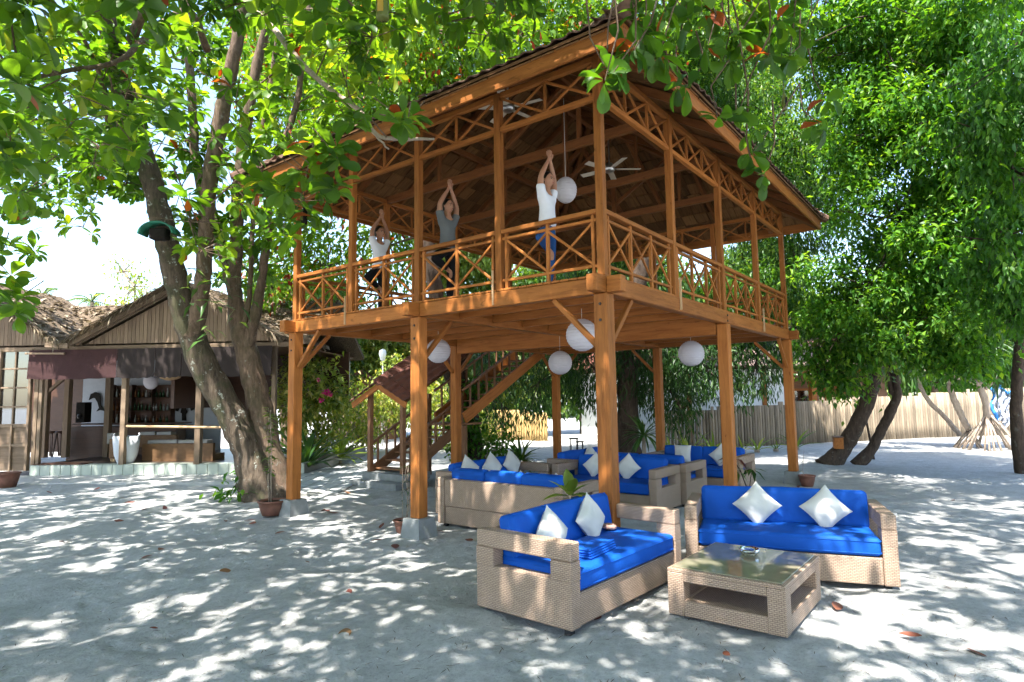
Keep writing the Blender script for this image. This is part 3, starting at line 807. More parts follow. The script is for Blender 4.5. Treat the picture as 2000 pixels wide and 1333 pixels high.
# coffee table
TX, TY, TA = -.46, -1.57, -.01
tb = thing('coffee_table', 'low square wicker coffee table with a glass top and open lower shelf', 'table', (TX, TY, 0), TA)
tw, tdp, tz = 1.12, .95, .415
fr_ = MB()
for sx in (-1, 1):
    for sy in (-1, 1): MB().box((sx*(tw/2-.07), sy*(tdp/2-.07), .2), (.14, .14, .345), None, .006).build('leg', 'wicker', tb)
for sy in (-1, 1):
    MB().b2(-tw/2+.141, tw/2-.141, sy*(tdp/2)-(.138 if sy > 0 else 0), sy*(tdp/2)+(.138 if sy < 0 else 0), .03, .155, .004).build('lower_rail', 'wicker', tb)
    MB().b2(-tw/2+.141, tw/2-.141, sy*(tdp/2)-(.138 if sy > 0 else 0), sy*(tdp/2)+(.138 if sy < 0 else 0), .305, tz-.042, .004).build('upper_rail', 'wicker', tb)
for sx in (-1, 1):
    MB().b2(sx*(tw/2)-(.138 if sx > 0 else 0), sx*(tw/2)+(.138 if sx < 0 else 0), -tdp/2+.141, tdp/2-.141, .03, .155, .004).build('lower_rail', 'wicker', tb)
    MB().b2(sx*(tw/2)-(.138 if sx > 0 else 0), sx*(tw/2)+(.138 if sx < 0 else 0), -tdp/2+.141, tdp/2-.141, .305, tz-.042, .004).build('upper_rail', 'wicker', tb)
MB().b2(-tw/2+.139, tw/2-.139, -tdp/2+.139, tdp/2-.139, .118, .140).build('shelf', 'wicker', tb)
MB().b2(-tw/2, tw/2, -tdp/2, tdp/2, tz-.040, tz-.012, .004).build('top_rim', 'wicker', tb)
def _gtop():
    t = NT('smoked glass table top'); co = t.coord('Object', (1, 1, 1)); n = t.noise(co, 9., 3)
    p = t.bsdf(t.ramp(n, [(.3, (.19, .175, .12)), (.7, (.23, .21, .15))]), .07, None, .6); return t.done(p)
M['glass_top'] = _gtop()
MB().b2(-tw/2+.03, tw/2-.03, -tdp/2+.03, tdp/2-.03, tz-.0115, tz, .003).build('glass_top', 'glass_top', tb)
# glass ashtray on the table
ash = MB(); pr = [(0, .012), (.055, .012), (.072, .03), (.082, .052), (.090, .052), (.082, .022), (.066, 0), (0, 0)]
ash.lathe(pr, n=24)
o = ash.build('ashtray', 'glass', None, True, (TX+.23, TY+.03, tz)); tag(o, 'clear glass ashtray on the coffee table', 'ashtray')
# folded blue cloth on the nearest sofa: three layers
fc = thing('folded_cloth', 'folded blue cushion cover lying on the seat of the nearest sofa', 'cloth', (LS[0]-.30, LS[1]-.22, .472), LS[2]+.1)
for k in range(4):
    link('layer', rounded('layer', .50-.004*k, .29-.003*k, .02, 'blue_cushion', .009, .006), fc, (.006*(k % 2), .004*k, .012+.0195*k))
# shell-like crumpled napkin by the armrest
nk = MB(); g = random.Random(4)
for k in range(3): nk.lathe([(0, .005), (.05+.012*k, .012), (.06, .03+.01*k), (.045, .055-.01*k)], (g.uniform(-.03, .03), g.uniform(-.03, .03), .006*k), 9)
M['napkin'] = _fabric('pinkish shell', (.42, .25, .2), .8)
tag(nk.build('seashell', 'napkin', None, True, (LS[0]+.62, LS[1]+.08, .475)), 'small pinkish shell on the seat by the corner armrest', 'shell')
# ================================================================== paper lanterns
def lantern(label, u, v, dep, dia, ztop, rib=True, tall=1.):
    c = AT(u, v, dep)
    t = thing('paper_lantern', label, 'lantern', (c.x, c.y, c.z), 0, 'round paper lanterns')
    n = 30; prof = []
    for i in range(n+1):
        a = PI*(.045+.91*i/n); r = dia/2*(1+(.014 if i % 2 else -.014))
        prof.append((math.sin(a)*r, -math.cos(a)*r*tall))
    MB().lathe(prof, n=36).build('shade', 'paper', t, True)
    MB().tube([(0, 0, dia/2*tall-.01), (0, 0, ztop-c.z)], .004, 5).build('cord', 'cord', t)
    MB().lathe([(.03, dia/2*tall-.005), (.05, dia/2*tall-.02)], n=12).build('cap', 'steel', t)
    return t
lantern('largest white paper lantern hanging under the deck beside the corner post', 1137, 655, 8.8, .455, 3.1)
lantern('white paper lantern under the deck half behind the left middle post', 856, 686, 11.4, .445, 3.1)
lantern('white paper lantern under the deck in front of the back post and stairs', 1094, 709, 11.9, .45, 3.1)
lantern('white paper lantern under the deck between the right middle post and the back post', 1350, 691, 11.2, .455, 3.1)
lantern('cream egg-shaped paper lantern hanging inside the upper storey', 1105, 372, 9.4, .33, 6.4, True, 1.2)
# ================================================================== ceiling fans
def fan(label, u, v, dep, a0, blades):
    c = AT(u, v, dep); t = thing('ceiling_fan', label, 'fan', (c.x, c.y, c.z), 0, 'ceiling fans in the upper storey')
    MB().lathe([(.0, -.09), (.06, -.085), (.10, -.05), (.10, .03), (.06, .07), (.02, .09), (0, .09)], n=18).build('motor', 'steel', t, True)
    MB().tube([(0, 0, .08), (0, 0, .55)], .014, 8).build('down_rod', 'steel', t)
    for k in range(blades):
        a = a0+2*PI*k/blades; d = Vector((math.cos(a), math.sin(a), 0)); nrm = Vector((-d.y, d.x, 0))
        b = MB(); b.box(d*.34+Vector((0, 0, -.03)), (.42, .11, .01), frame(d, nrm.cross(d)+nrm*0) @ Matrix.Rotation(.2, 3, 'X'), .003); b.build('blade', 'fan_blade', t)
        b = MB(); b.bar(d*.07+Vector((0, 0, -.02)), d*.17+Vector((0, 0, -.03)), .03, .01); b.build('bracket', 'steel', t)
fan('ceiling fan with pale blades behind the near corner post', 1190, 328, 11., .35, 5)
fan('ceiling fan half hidden behind the upper post beside the tallest figure', 992, 208, 9.3, 1.1, 5)
# ================================================================== trees
def stem(parent, pts, mat, name='limb', n=10, k=5, jitter=.012):
    """pts: (u, v, depth, radius) in the photograph's frame, placed at real distances"""
    P = [AT(u, v, d) for u, v, d, r in pts]; R = [r for *_, r in pts]
    p, r = smoothpath(P, R, k); g = random.Random(int(pts[0][0]*7+pts[-1][1]))
    p = [q+Vector((g.uniform(-1, 1), g.uniform(-1, 1), 0))*jitter for q in p]
    b = MB(); b.tube(p, [x*g.uniform(.95, 1.07) for x in r], n+6 if n > 8 else n, knob=.035 if n > 8 else .02); b.build(name, mat, parent, True)
    return p
def stem3(parent, pts, rad, mat, name='limb', n=8):
    p, r = smoothpath(pts, rad, 4); b = MB(); b.tube(p, r, n); b.build(name, mat, parent, True); return p
def unit(n): 
    v = nrg.normal(size=(n, 3)); return v/np.linalg.norm(v, axis=1, keepdims=True)
def in_pavilion(p, m=.35):
    x, y, z = p
    if not (X0-m < x < X1+m and Y0-m < y < Y1+m): return False
    k = min(x-X0, X1-x, y-Y0, Y1-y)
    return z < ZF+max(k, -.3)*SL+.45
def crown_from(parent, P, Dr, S, rv, tpl_lo, tpl_hi, tplname, mat, n_single, hi_depth=0.):
    """P leaf bases, Dr directions, S sizes, rv tints: the n_single that show largest become leaf objects, the rest one mesh"""
    fr = frames(Dr, roll=nrg.normal(0, .5, len(P)))
    fr[:, :, 2] *= nrg.uniform(.2, 2.4, len(P))[:, None]; fr[:, :, 1] *= nrg.uniform(.8, 1.15, len(P))[:, None]
    u, v, z = project_np(P+Dr/np.linalg.norm(Dr, axis=1, keepdims=True)*S[:, None]*.5)
    score = np.where((z > 1.5) & (u > 5) & (u < 1995) & (v > 5) & (v < 1330), S/np.maximum(z, .1), 0)
    order = np.argsort(-score); big = order[:n_single]; big = big[score[big] > 0]
    mask = np.ones(len(P), bool); mask[big] = False
    hi = mask & (score > 0) & (z < hi_depth); lo = mask & ~hi
    me = leaf_mesh('crown', tpl_lo, P[lo], fr[lo], S[lo], mat, rv[lo])
    cr = link('crown', me, parent)
    if hi.any():
        o = link('outer_foliage', leaf_mesh('outer_foliage', tpl_hi, P[hi], fr[hi], S[hi], mat, rv[hi]), cr); o['kind'] = 'stuff'
    for i in big: leaf_obj(tplname, tpl_hi, mat, P[i], fr[i], S[i], float(rv[i]), cr)
    return cr
def rosettes(centres, axes, tint, n_per=(6, 10), size=(.13, .24)):
    P = []; Dr = []; S = []; R = []
    for c, a, t in zip(centres, axes, tint):
        n = rnd.randint(*n_per); a = Vector(a).normalized(); s1 = a.orthogonal().normalized(); s2 = a.cross(s1); ph = rnd.random()*6.28
        for k in range(n):
            an = ph+k*2.4; el = rnd.uniform(.1, .75)
            d = (s1*math.cos(an)+s2*math.sin(an))*math.cos(el)+a*math.sin(el); d.z -= rnd.uniform(0, .35)
            P.append(Vector(c)+d*.02+a*rnd.uniform(-.06, .02)); Dr.append(d); S.append(rnd.uniform(*size)); R.append(t+rnd.gauss(0, .17))
    R = np.array(R); red = nrg.random(len(R)); R = np.clip(R, 0, .93); R = np.where(red > .99, .97+nrg.random(len(R))*.03, R)
    return np.array([tuple(p) for p in P]), np.array([tuple(d) for d in Dr]), np.array(S), R

# ---- the big almond tree on the left: several stems from one base
almond = thing('almond_tree', 'big multi-stemmed tree with large glossy leaves, leaning mossy trunk, left of the pavilion', 'tree', tuple(G(512, 968)))
def apart(fn, parent, *a, **k):
    """build in world coordinates, then hang under a parent that stands at its own base"""
    o = fn(None, *a, **k); return o
_tb = almond.location.copy()
def reparent_new(parent, before):
    for o in list(bpy.data.objects)[:]:
        if o.name not in before and o.parent is None and o != parent:
            o.parent = parent; o.matrix_parent_inverse = Matrix.Translation(-parent.location)
bef = set(o.name for o in bpy.data.objects)
T1 = stem(None, [(524, 1000, 12.2, .55), (512, 955, 12.2, .43), (490, 890, 12.2, .31), (455, 815, 12.1, .265), (408, 735, 12., .25), (372, 650, 11.9, .235), (348, 565, 11.8, .205), (328, 480, 11.7, .20), (308, 400, 11.6, .185), (285, 320, 11.5, .17), (258, 240, 11.3, .165), (238, 170, 11.1, .16), (222, 100, 10.9, .15), (206, 30, 10.7, .14), (190, -60, 10.5, .12), (172, -190, 10.2, .09), (150, -330, 9.9, .05)], 'bark_mossy', 'trunk', 14, 6)
T2 = stem(None, [(372, 660, 11.85, .17), (390, 600, 11.8, .15), (398, 530, 11.7, .135), (402, 450, 11.6, .13), (408, 370, 11.5, .135), (422, 280, 11.4, .135), (440, 190, 11.3, .125), (460, 95, 11.2, .11), (478, 5, 11.1, .095), (500, -110, 10.9, .08), (520, -260, 10.6, .05)], 'bark', 'limb', 12)
T3 = stem(None, [(545, 1000, 12.35, .5), (532, 940, 12.35, .36), (520, 870, 12.4, .27), (508, 800, 12.4, .235), (492, 730, 12.4, .22), (474, 660, 12.4, .205), (462, 610, 12.4, .16), (458, 550, 12.4, .125), (462, 470, 12.3, .12), (464, 390, 12.2, .115), (472, 300, 12.2, .105), (486, 215, 12.2, .10), (502, 130, 12.2, .09), (520, 50, 12.1, .08), (540, -60, 12., .06), (560, -200, 11.8, .04)], 'bark', 'limb', 12)
T4 = stem(None, [(476, 670, 12.4, .16), (462, 590, 12.4, .13), (442, 510, 12.5, .13), (424, 450, 12.6, .125), (398, 380, 12.7, .11), (382, 300, 12.8, .09), (375, 210, 12.9, .085), (370, 120, 13., .08), (366, 20, 13., .07), (360, -120, 12.9, .05)], 'bark', 'limb', 10)
T5 = stem(None, [(482, 680, 12.35, .14), (500, 610, 12.3, .105), (512, 540, 12.3, .085), (521, 470, 12.2, .08), (526, 390, 12.2, .075), (545, 300, 12.2, .07), (575, 220, 12.2, .06), (590, 130, 12.1, .055), (600, 30, 12., .05), (620, -100, 12., .04)], 'bark', 'limb', 8)
T6 = stem(None, [(478, 650, 12.3, .06), (488, 560, 12.2, .05), (493, 460, 12.2, .048), (500, 360, 12.1, .045), (512, 250, 12., .04), (530, 150, 12., .035), (545, 50, 12., .03)], 'bark', 'limb', 6)
T7 = stem(None, [(262, 320, 11.45, .075), (228, 312, 11.2, .06), (214, 290, 11., .05), (212, 240, 10.7, .045), (200, 170, 10.4, .04), (170, 90, 10., .035), (120, 20, 9.5, .03)], 'bark', 'limb', 6)
T8 = stem(None, [(238, 175, 11.1, .11), (252, 110, 10.9, .10), (268, 50, 10.7, .085), (300, -20, 10.4, .07), (350, -120, 10, .05)], 'bark', 'limb', 8)
T9 = stem(None, [(470, -10, 11.1, .06), (500, 25, 10., .052), (540, 62, 9.2, .045), (585, 120, 8.4, .04), (640, 170, 7.8, .034), (700, 215, 7.3, .03), (735, 262, 7., .026), (780, 272, 6.8, .022), (850, 272, 6.6, .012)], 'bark_pale', 'limb', 6)
T10 = stem(None, [(730, 262, 7., .016), (760, 292, 6.9, .010)], 'bark_pale', 'twig', 5)
T11 = stem(None, [(405, 100, 11.2, .07), (370, 20, 10.4, .05), (300, 60, 9.2, .045), (230, 120, 8.2, .035), (120, 140, 7.2, .03), (40, 160, 6.4, .02)], 'bark', 'limb', 6)
T12 = stem(None, [(206, 30, 10.7, .09), (140, -60, 9., .07), (60, -150, 7.5, .06), (-80, -250, 6, .04)], 'bark', 'limb', 6)
T13 = stem(None, [(190, -60, 10.5, .08), (330, -230, 8.5, .07), (560, -420, 6.5, .055), (850, -700, 4.8, .04)], 'bark', 'limb', 6)
LIMBS = [p for t in (T1[-40:], T2[-26:], T3[-30:], T4[-22:], T5[-20:], T6, T7, T8, T9, T11, T12, T13) for p in t]
LIMB_NP = np.array([tuple(p) for p in LIMBS])
def lower_edge(u):
    return np.interp(u, [-400, 0, 90, 170, 250, 330, 420, 520, 560, 620, 690, 720, 800, 900, 1000, 1100, 1230, 1300, 2400], [520, 470, 430, 455, 400, 480, 560, 600, 520, 430, 330, 255, 200, 150, 118, 80, 30, -60, -300])
def almond_centres(n, cx, cy, rx, ry, z0, z1, edge, dmin=3.6, seed=1, clear=10.8):
    g = np.random.default_rng(seed); out = []
    while len(out) < n:
        a = g.uniform(0, 2*PI); r = math.sqrt(g.random()); x, y = cx+rx*r*math.cos(a), cy+ry*r*math.sin(a)
        top = z1-(z1-z0)*.55*r*r; bot = z0+.35*g.random()
        z = bot+(top-bot)*g.random()
        p = Vector((x, y, z)); u, v, d = PR(p)
        if (p-CAM).length < dmin or in_pavilion(p) or (x > .5 and y > 9.5): continue
        if d > 1 and -40 < u < 900 and -30 < v and d < clear and g.random() < .93: continue
        if d > 1 and -40 < u < 900 and -30 < v and d >= clear and g.random() < .45: continue
        if d > 1 and -150 < u < 2150 and v > -120 and v > edge(u)-45*8/max(d, 4)*(1 if d < 10 else .4)+g.normal(0, 14): continue
        out.append(p)
    return out
def grow(limbs, centres, per, spread, seed, twigs, zmin=None, edge=None):
    """every centre gets a branchlet from the nearest limb and a fan of twig tips ending in rosettes"""
    g = np.random.default_rng(seed); tips = []; axes = []; tint = []
    for c in centres:
        cn = np.array(c); k = np.argmin(((limbs-cn)**2).sum(1)); b = limbs[k]
        mid = (b+cn)/2+np.array([0, 0, .18*np.linalg.norm(b-cn)])
        L = np.linalg.norm(b-cn); r = min(.03, .008+.006*L)
        if L < 1.8 and not (PR(c)[2] < 9.5 and 0 < PR(c)[0] < 1700): twigs.append((b, mid, r, r*.75)); twigs.append((mid, cn, r*.75, .007))
        else: twigs.append((cn+(b-cn)*.35+np.array([0, 0, .3]), cn, .014, .007))
        tt = g.normal(.45, .2)
        for _ in range(g.integers(per[0], per[1]+1)):
            d = g.normal(size=3)*np.array([1, 1, .6]); d /= np.linalg.norm(d); tip = cn+d*spread*g.uniform(.3, 1.)
            if edge is not None:
                u, v, dep = PR(tip)
                if dep > 1 and -100 < u < 2100 and v > edge(u)+25 : continue
            if in_pavilion(tip, .15): continue
            twigs.append((cn, tip, .007, .004)); tips.append(tip); axes.append(d*.6+np.array([0, 0, .55])+g.normal(size=3)*.35); tint.append(tt)
    return tips, axes, tint
tw_ = []
cA = almond_centres(330, -1.6, 6.4, 10., 10., 4.6, 8.8, lower_edge, 3.6, 1)
tips, axes, tint = grow(LIMB_NP, cA, (7, 11), .75, 2, tw_, edge=lower_edge)
def out_of_frame(n, xr_, yr_, zr_, seed):
    g = np.random.default_rng(seed); out = []
    while len(out) < n:
        p = Vector((g.uniform(*xr_), g.uniform(*yr_), g.uniform(*zr_))); u, v, d = PR(p)
        if (p-CAM).length < 3.5 or (d > .5 and -130 < u < 2130 and v > -130) or in_pavilion(p): continue
        out.append(p)
    return out
cX = out_of_frame(110, (-10.5, -3.5), (3.5, 16), (6.2, 9.5), 77)  # unseen foliage added beyond the left edge to shade the sand
t3, a3, n3 = grow(LIMB_NP, cX, (7, 11), .75, 6, tw_); tips += t3; axes += a3; tint += n3
g_ = np.random.default_rng(31); cH = []  # clusters added to shade the bar front, only partly in view
while len(cH) < 60:
    p = Vector((g_.uniform(-5.5, -.5), g_.uniform(10, 17.5), g_.uniform(6., 9.5))); u, v, d = PR(p)
    if u > 330 or v > float(lower_edge(u))-40: continue
    cH.append(p)
t3, a3, n3 = grow(LIMB_NP, cH, (6, 9), .65, 16, tw_, edge=lower_edge); tips += t3; axes += a3; tint += n3
# a denser skirt where the photograph shows the crown's underside
g_ = np.random.default_rng(21); cS = []
while len(cS) < 130:
    u = g_.uniform(-60, 760); d = g_.uniform(10.2, 15.5) if g_.random() < .85 else g_.uniform(6.5, 10.); v = g_.uniform(-60, float(lower_edge(u))-20*8/d)
    p = AT(u, v, d)
    if p.z > 2.6 and not in_pavilion(p): cS.append(p)
t2, a2, n2 = grow(LIMB_NP, cS, (6, 9), .55, 5, tw_, edge=lower_edge); tips += t2; axes += a2; tint += n2
# named sprays close to the camera
SPR = [(655, 185, 6.3), (700, 235, 6.2), (660, 290, 6.0), (770, 235, 5.6), (800, 245, 5.7), (495, 290, 6.2), (590, 280, 6.), (640, 300, 6.1), (665, 360, 6.2), (580, 380, 6.3), (520, 370, 6.6), (600, 330, 6.3), (500, 345, 6.6), (480, 400, 6.8), (560, 470, 7.5),
       (265, 240, 5.6), (262, 295, 5.8), (320, 205, 6.4), (290, 130, 6.6), (25, 170, 4.6), (60, 140, 5.), (30, 215, 5.), (15, 270, 5.2), (50, 300, 5.8), (20, 330, 5.6), (40, 380, 6.2), (60, 430, 6.6), (20, 500, 7.2), (80, 490, 9), (15, 560, 6.5), (40, 585, 6.5), (20, 610, 7), (100, 60, 5.5), (170, 30, 6), (520, 190, 7), (450, 160, 7.2), (350, 60, 6.8), (560, 130, 7.4), (620, 70, 7.5), (690, 150, 7.2), (310, 80, 6.4), (180, 190, 6.6), (130, 250, 6.8)]
for u, v, d in SPR:
    for k in range(2):
        p = AT(u+rnd.gauss(0, 12), v+rnd.gauss(0, 12), d+rnd.uniform(-.2, .2)); pn = np.array(p)
        if in_pavilion(p, .1): continue
        tips.append(pn); axes.append(np.array([rnd.gauss(0, .4), rnd.gauss(0, .4), .5])); tint.append(rnd.gauss(.5, .15))
        b = pn+np.array([rnd.uniform(-.3, .3), rnd.uniform(-.1, .5), rnd.uniform(.15, .3)]); tw_.append((b, pn, .007, .005))
        kk = np.argmin(((LIMB_NP-b)**2).sum(1)); lb = LIMB_NP[kk]
        if np.linalg.norm(lb-b) < .5: tw_.append((lb, b, .012, .009))
ok_ = []
for i_, t_ in enumerate(tips):
    u_, v_, d_ = PR(t_)
    if d_ > 1 and d_ < 11.7 and abs(u_-312) < 42 and abs(v_-448) < 40: continue
    if 1 < d_ < 10.9 and 380 < u_ < 480 and 120 < v_ < 600 and abs(u_-np.interp(v_, [0, 250, 450, 600], [478, 428, 402, 395])) < 30 and rnd.random() < .75: continue
    ok_.append(i_)
tips = [tips[i_] for i_ in ok_]; axes = [axes[i_] for i_ in ok_]; tint = [tint[i_] for i_ in ok_]
P, Dr, S, R = rosettes(tips, axes, tint)
crA = crown_from(None, P, Dr, S, R, T_ALM_LO, T_ALM, 'almond', 'leaf_almond', 300, 7.5)
print('almond leaves', len(P))
ob = link('twigs', twig_mesh('twigs', tw_, 'bark')); ob['kind'] = 'stuff'
# ferns growing in the fork and up the trunk
fp, fd, fs = [], [], []
for (u, v, d, n) in ((232, 135, 10.9, 40), (205, 110, 10.8, 26), (380, 560, 11.5, 14), (405, 620, 11.5, 12), (470, 600, 12., 10), (440, 560, 12.2, 12)):
    for _ in range(n):
        fp.append(tuple(AT(u+rnd.gauss(0, 14), v+rnd.gauss(0, 26), d-.2))); fd.append((rnd.gauss(0, 1), rnd.gauss(0, 1), rnd.uniform(-.5, .6))); fs.append(rnd.uniform(.2, .42))
o = link('ferns', leaf_mesh('ferns', T_LANCE, np.array(fp), frames(np.array(fd)), np.array(fs), 'leaf_strap')); o['kind'] = 'stuff'
reparent_new(almond, bef)

# ---- a second almond tree behind the camera on the right: its crown hangs into the top of the picture and shades the sofas
tree2 = thing('almond_tree', 'broad-leaved tree whose red-flecked leafy branches hang down before the roof corner', 'tree', (-9.5, -7.5, 0))
bef = set(o.name for o in bpy.data.objects)
q1 = stem3(None, [(-9.5, -7.5, -.2), (-9.4, -7.3, 1.5), (-9., -7., 3.4), (-8.2, -6.4, 5.2), (-7.2, -5.6, 6.6), (-6., -4.8, 7.6)], [.42, .33, .29, .24, .18, .12], 'bark', 'trunk', 12)
q2 = stem3(None, [(-8.4, -6.5, 4.9), (-7., -6.6, 5.8), (-5., -6.3, 6.6), (-3., -5.4, 7.), (-1.2, -4., 7.1)], [.17, .14, .11, .08, .05], 'bark')
q3 = stem3(None, [(-7.6, -5.9, 6.), (-6., -4., 7.), (-4., -2.2, 7.4), (-2.2, -1.4, 7.3), (-1.4, -1.6, 6.6)], [.15, .12, .09, .06, .03], 'bark')
q4 = stem3(None, [(-9., -7., 3.6), (-10., -5., 5.6), (-10.5, -2., 7.), (-10., 1., 7.6)], [.17, .13, .1, .06], 'bark')
q5 = stem3(None, [(-2.6, -1.5, 7.3), (-1.7, -2.6, 6.6), (-1.1, -3.2, 5.8)], [.04, .03, .015], 'bark')
LB = np.array([tuple(p) for t in (q1[-10:], q2, q3, q4, q5) for p in t])
def edge2(u): return np.interp(u, [-400, 1180, 1215, 1290, 1380, 1450, 1560, 1640, 2400], [-300, -60, 110, 95, 60, 150, 90, -40, -300])
tw_ = []
cB = almond_centres(575, -6.2, -3.8, 9.6, 8.8, 6.2, 11.5, lambda u: np.minimum(edge2(u), 20), 3.4, 8)
cB += out_of_frame(100, (-2, 4.), (-10.5, -1.5), (7., 11.), 78)  # unseen clusters added to shade the sand on the right
tips, axes, tint = grow(LB, cB, (7, 11), .75, 9, tw_)
keep = [i for i, t in enumerate(tips) if not (PR(t)[2] > 1 and -60 < PR(t)[0] < 2060 and PR(t)[1] > edge2(PR(t)[0])+10)]
tips = [tips[i] for i in keep]; axes = [axes[i] for i in keep]; tint = [tint[i] for i in keep]
SPR2 = [(1195, 125, 5.2), (1185, 145, 5.1), (1235, 95, 5.2), (1265, 75, 5.3), (1290, 110, 5.4), (1250, 40, 5.4), (1330, 160, 5.8), (1340, 175, 5.8), (1360, 40, 5.6), (1400, 30, 5.8), (1300, 20, 5.4), (1430, 60, 6.), (1480, 45, 6.2), (1520, 40, 6.2), (1540, 120, 6.4), (1450, 205, 6.2), (1470, 245, 6.2), (1450, 300, 6.4), (1487, 350, 6.5), (1405, 200, 6.2), (1420, 120, 6), (1500, 100, 6.2), (1600, 240, 6.6), (1610, 180, 6.8), (1380, 80, 5.8), (1575, 60, 6.6)]
drop = [(1420, -40, 6.1), (1440, 40, 6.1), (1450, 110, 6.15), (1462, 180, 6.2), (1458, 270, 6.3), (1470, 330, 6.45), (1490, 345, 6.5)]
for a, b in zip(drop, drop[1:]): tw_.append((np.array(AT(*a)), np.array(AT(*b)), .012, .010))
tw_.append((np.array(AT(1480, -120, 6.1)), np.array(AT(1420, -40, 6.1)), .02, .012))
for u, v, d in SPR2:
    for k in range(2 if v < 150 else 1):
        pn = np.array(AT(u+rnd.gauss(0, 9), v+rnd.gauss(0, 9), d+rnd.uniform(-.15, .15)))
        tips.append(pn); axes.append(np.array([rnd.gauss(0, .4), rnd.gauss(0, .4), -.1+rnd.gauss(0, .3)])); tint.append(rnd.gauss(.25, .12))
        b = pn+np.array([rnd.uniform(-.2, .2), rnd.uniform(-.2, .2), rnd.uniform(.15, .35)]); tw_.append((b, pn, .009, .005))
        tw_.append((b+np.array([rnd.uniform(-.3, .1), rnd.uniform(-.3, .1), .35]), b, .011, .009))
P, Dr, S, R = rosettes(tips, axes, tint, (5, 8))
u, v, z = project_np(P); R = np.where((z > 1) & (u > 1150) & (u < 1650) & (v > -20) & (nrg.random(len(R)) > .972), .99, R)
crown_from(None, P, Dr, S, R, T_ALM_LO, T_ALM, 'almond', 'leaf_almond', 170, 8.)
print('almond2 leaves', len(P))
ob = link('twigs', twig_mesh('twigs', tw_, 'bark')); ob['kind'] = 'stuff'
reparent_new(tree2, bef)

# ---- lump-crowned trees
def lump_leaves(lumps, n_per_m2, k, size, droop, out_bias=.5, tint=(.45, .2), jit=.22, hang=0.):
    """lumps: (centre, radius, z squash). Clusters of k leaves through the outer shell of each lump"""
    P = []; Dr = []; S = []; R = []
    for c, r, sq in lumps:
        c = np.array(c); nc = max(6, int(4*PI*r*r*n_per_m2)); d = unit(nc)
        rad = r*(.45+.6*nrg.random(nc)**.6)*(1+.22*np.sin(d[:, 0]*5+c[0])*np.sin(d[:, 1]*4+c[1])*np.sin(d[:, 2]*6))
        pc = c+d*rad[:, None]*np.array([1, 1, sq]); tc = nrg.normal(tint[0], tint[1], nc)
        for j in range(k):
            o = nrg.normal(0, jit, (nc, 3))
            if hang: o[:, 2] = -np.abs(nrg.normal(0, hang, nc))
            pp = pc+o; dd = d*out_bias+unit(nc)*.7; dd[:, 2] -= droop
            P.append(pp); Dr.append(dd); S.append(nrg.uniform(size[0], size[1], nc)); R.append(np.clip(tc+nrg.normal(0, .12, nc), 0, 1))
    return np.concatenate(P), np.concatenate(Dr), np.concatenate(S), np.concatenate(R)
def clumps(lumps, n=11, r=(.28, .5)):
    out = []
    for c, rr, sq in lumps:
        out.append((c, rr*.5, sq))
        for d in unit(max(5, int(n*rr))): out.append((tuple(np.array(c)+d*rr*np.array([1, 1, sq])*rnd.uniform(.6, 1.05)), rnd.uniform(*r)*(.6+.4*rr), .7))
    return out
def lump_branches(lumps, root_pts, mat, n=10, r=.03):
    tw = []; rp = np.array([tuple(p) for p in root_pts])
    for c, rr, sq in lumps:
        c = np.array(c); k = np.argmin(((rp-c)**2).sum(1))
        if np.linalg.norm(rp[k]-c) < 4.5: tw.append((rp[k], c, r*2, r))
        for d in unit(n): tw.append((c, c+d*rr*np.array([1, 1, sq])*.95, r, r*.3))
    o = link('branches', twig_mesh('branches', tw, mat)); o['kind'] = 'stuff'
def L(u, v, d, r, sq=1.): return (tuple(AT(u, v, d)), r, sq)
# right-hand tree with the two leaning stems
rt = thing('leaning_tree', 'dense green tree with two dark leaning stems filling the right side', 'tree', tuple(G(1640, 905)))
bef = set(o.name for o in bpy.data.objects)
a1 = stem(None, [(1612, 915, 16.6, .3), (1640, 885, 16.55, .22), (1668, 840, 16.4, .2), (1692, 790, 16.2, .19), (1708, 730, 16., .18), (1718, 680, 15.7, .15), (1730, 600, 15.2, .13), (1760, 480, 14.6, .11), (1800, 340, 14., .08)], 'bark_dark', 'trunk', 12)
a2_ = stem(None, [(1672, 912, 16.5, .2), (1700, 880, 16.4, .13), (1722, 840, 16.3, .12), (1742, 800, 16.2, .12), (1752, 770, 16.1, .11), (1748, 730, 16., .09), (1742, 690, 15.9, .08), (1770, 600, 15.4, .07)], 'bark_dark', 'limb', 10)
stem(None, [(1748, 785, 16.2, .08), (1738, 750, 16.1, .07), (1736, 710, 16., .06), (1745, 660, 15.8, .05)], 'bark_dark', 'limb', 8)
lum = [L(1850, 60, 13.5, 2.5), L(1700, 30, 14, 2.2), L(1620, -20, 14.5, 1.7), L(1960, 200, 12.5, 2.1), L(1800, 230, 13.6, 2.0), L(1720, 260, 14, 1.1), L(1870, 400, 13, 1.8), L(1760, 430, 13.8, 1.5), L(1700, 560, 14.2, 1.25), L(1820, 580, 13.4, 1.5), L(1640, 650, 14.6, .75), L(1930, 590, 12.6, 1.5), L(1755, 660, 14, .75), L(1880, 680, 13, .6), L(1620, 600, 15, .6), L(2060, 420, 12, 2.0), L(1680, 690, 14.6, .42), L(1600, 720, 15, .35), L(1655, 760, 14.8, .28), L(1560, -300, 10, 1.5), L(1450, -420, 8.5, 1.5), L(1650, -650, 8, 1.7)]  # the lumps high above the view are added to shade the ground
P, Dr, S, R = lump_leaves(clumps(lum, 9), 14, 8, (.06, .19), .15, .45, (.5, .27), .13)
crown_from(None, P, Dr, S, R, T_OVAL, T_OVAL_HI, 'oval', 'leaf_glossy', 200, 0); print('right tree', len(P))
lump_branches(lum, a1[-20:], 'bark_dark')
reparent_new(rt, bef)
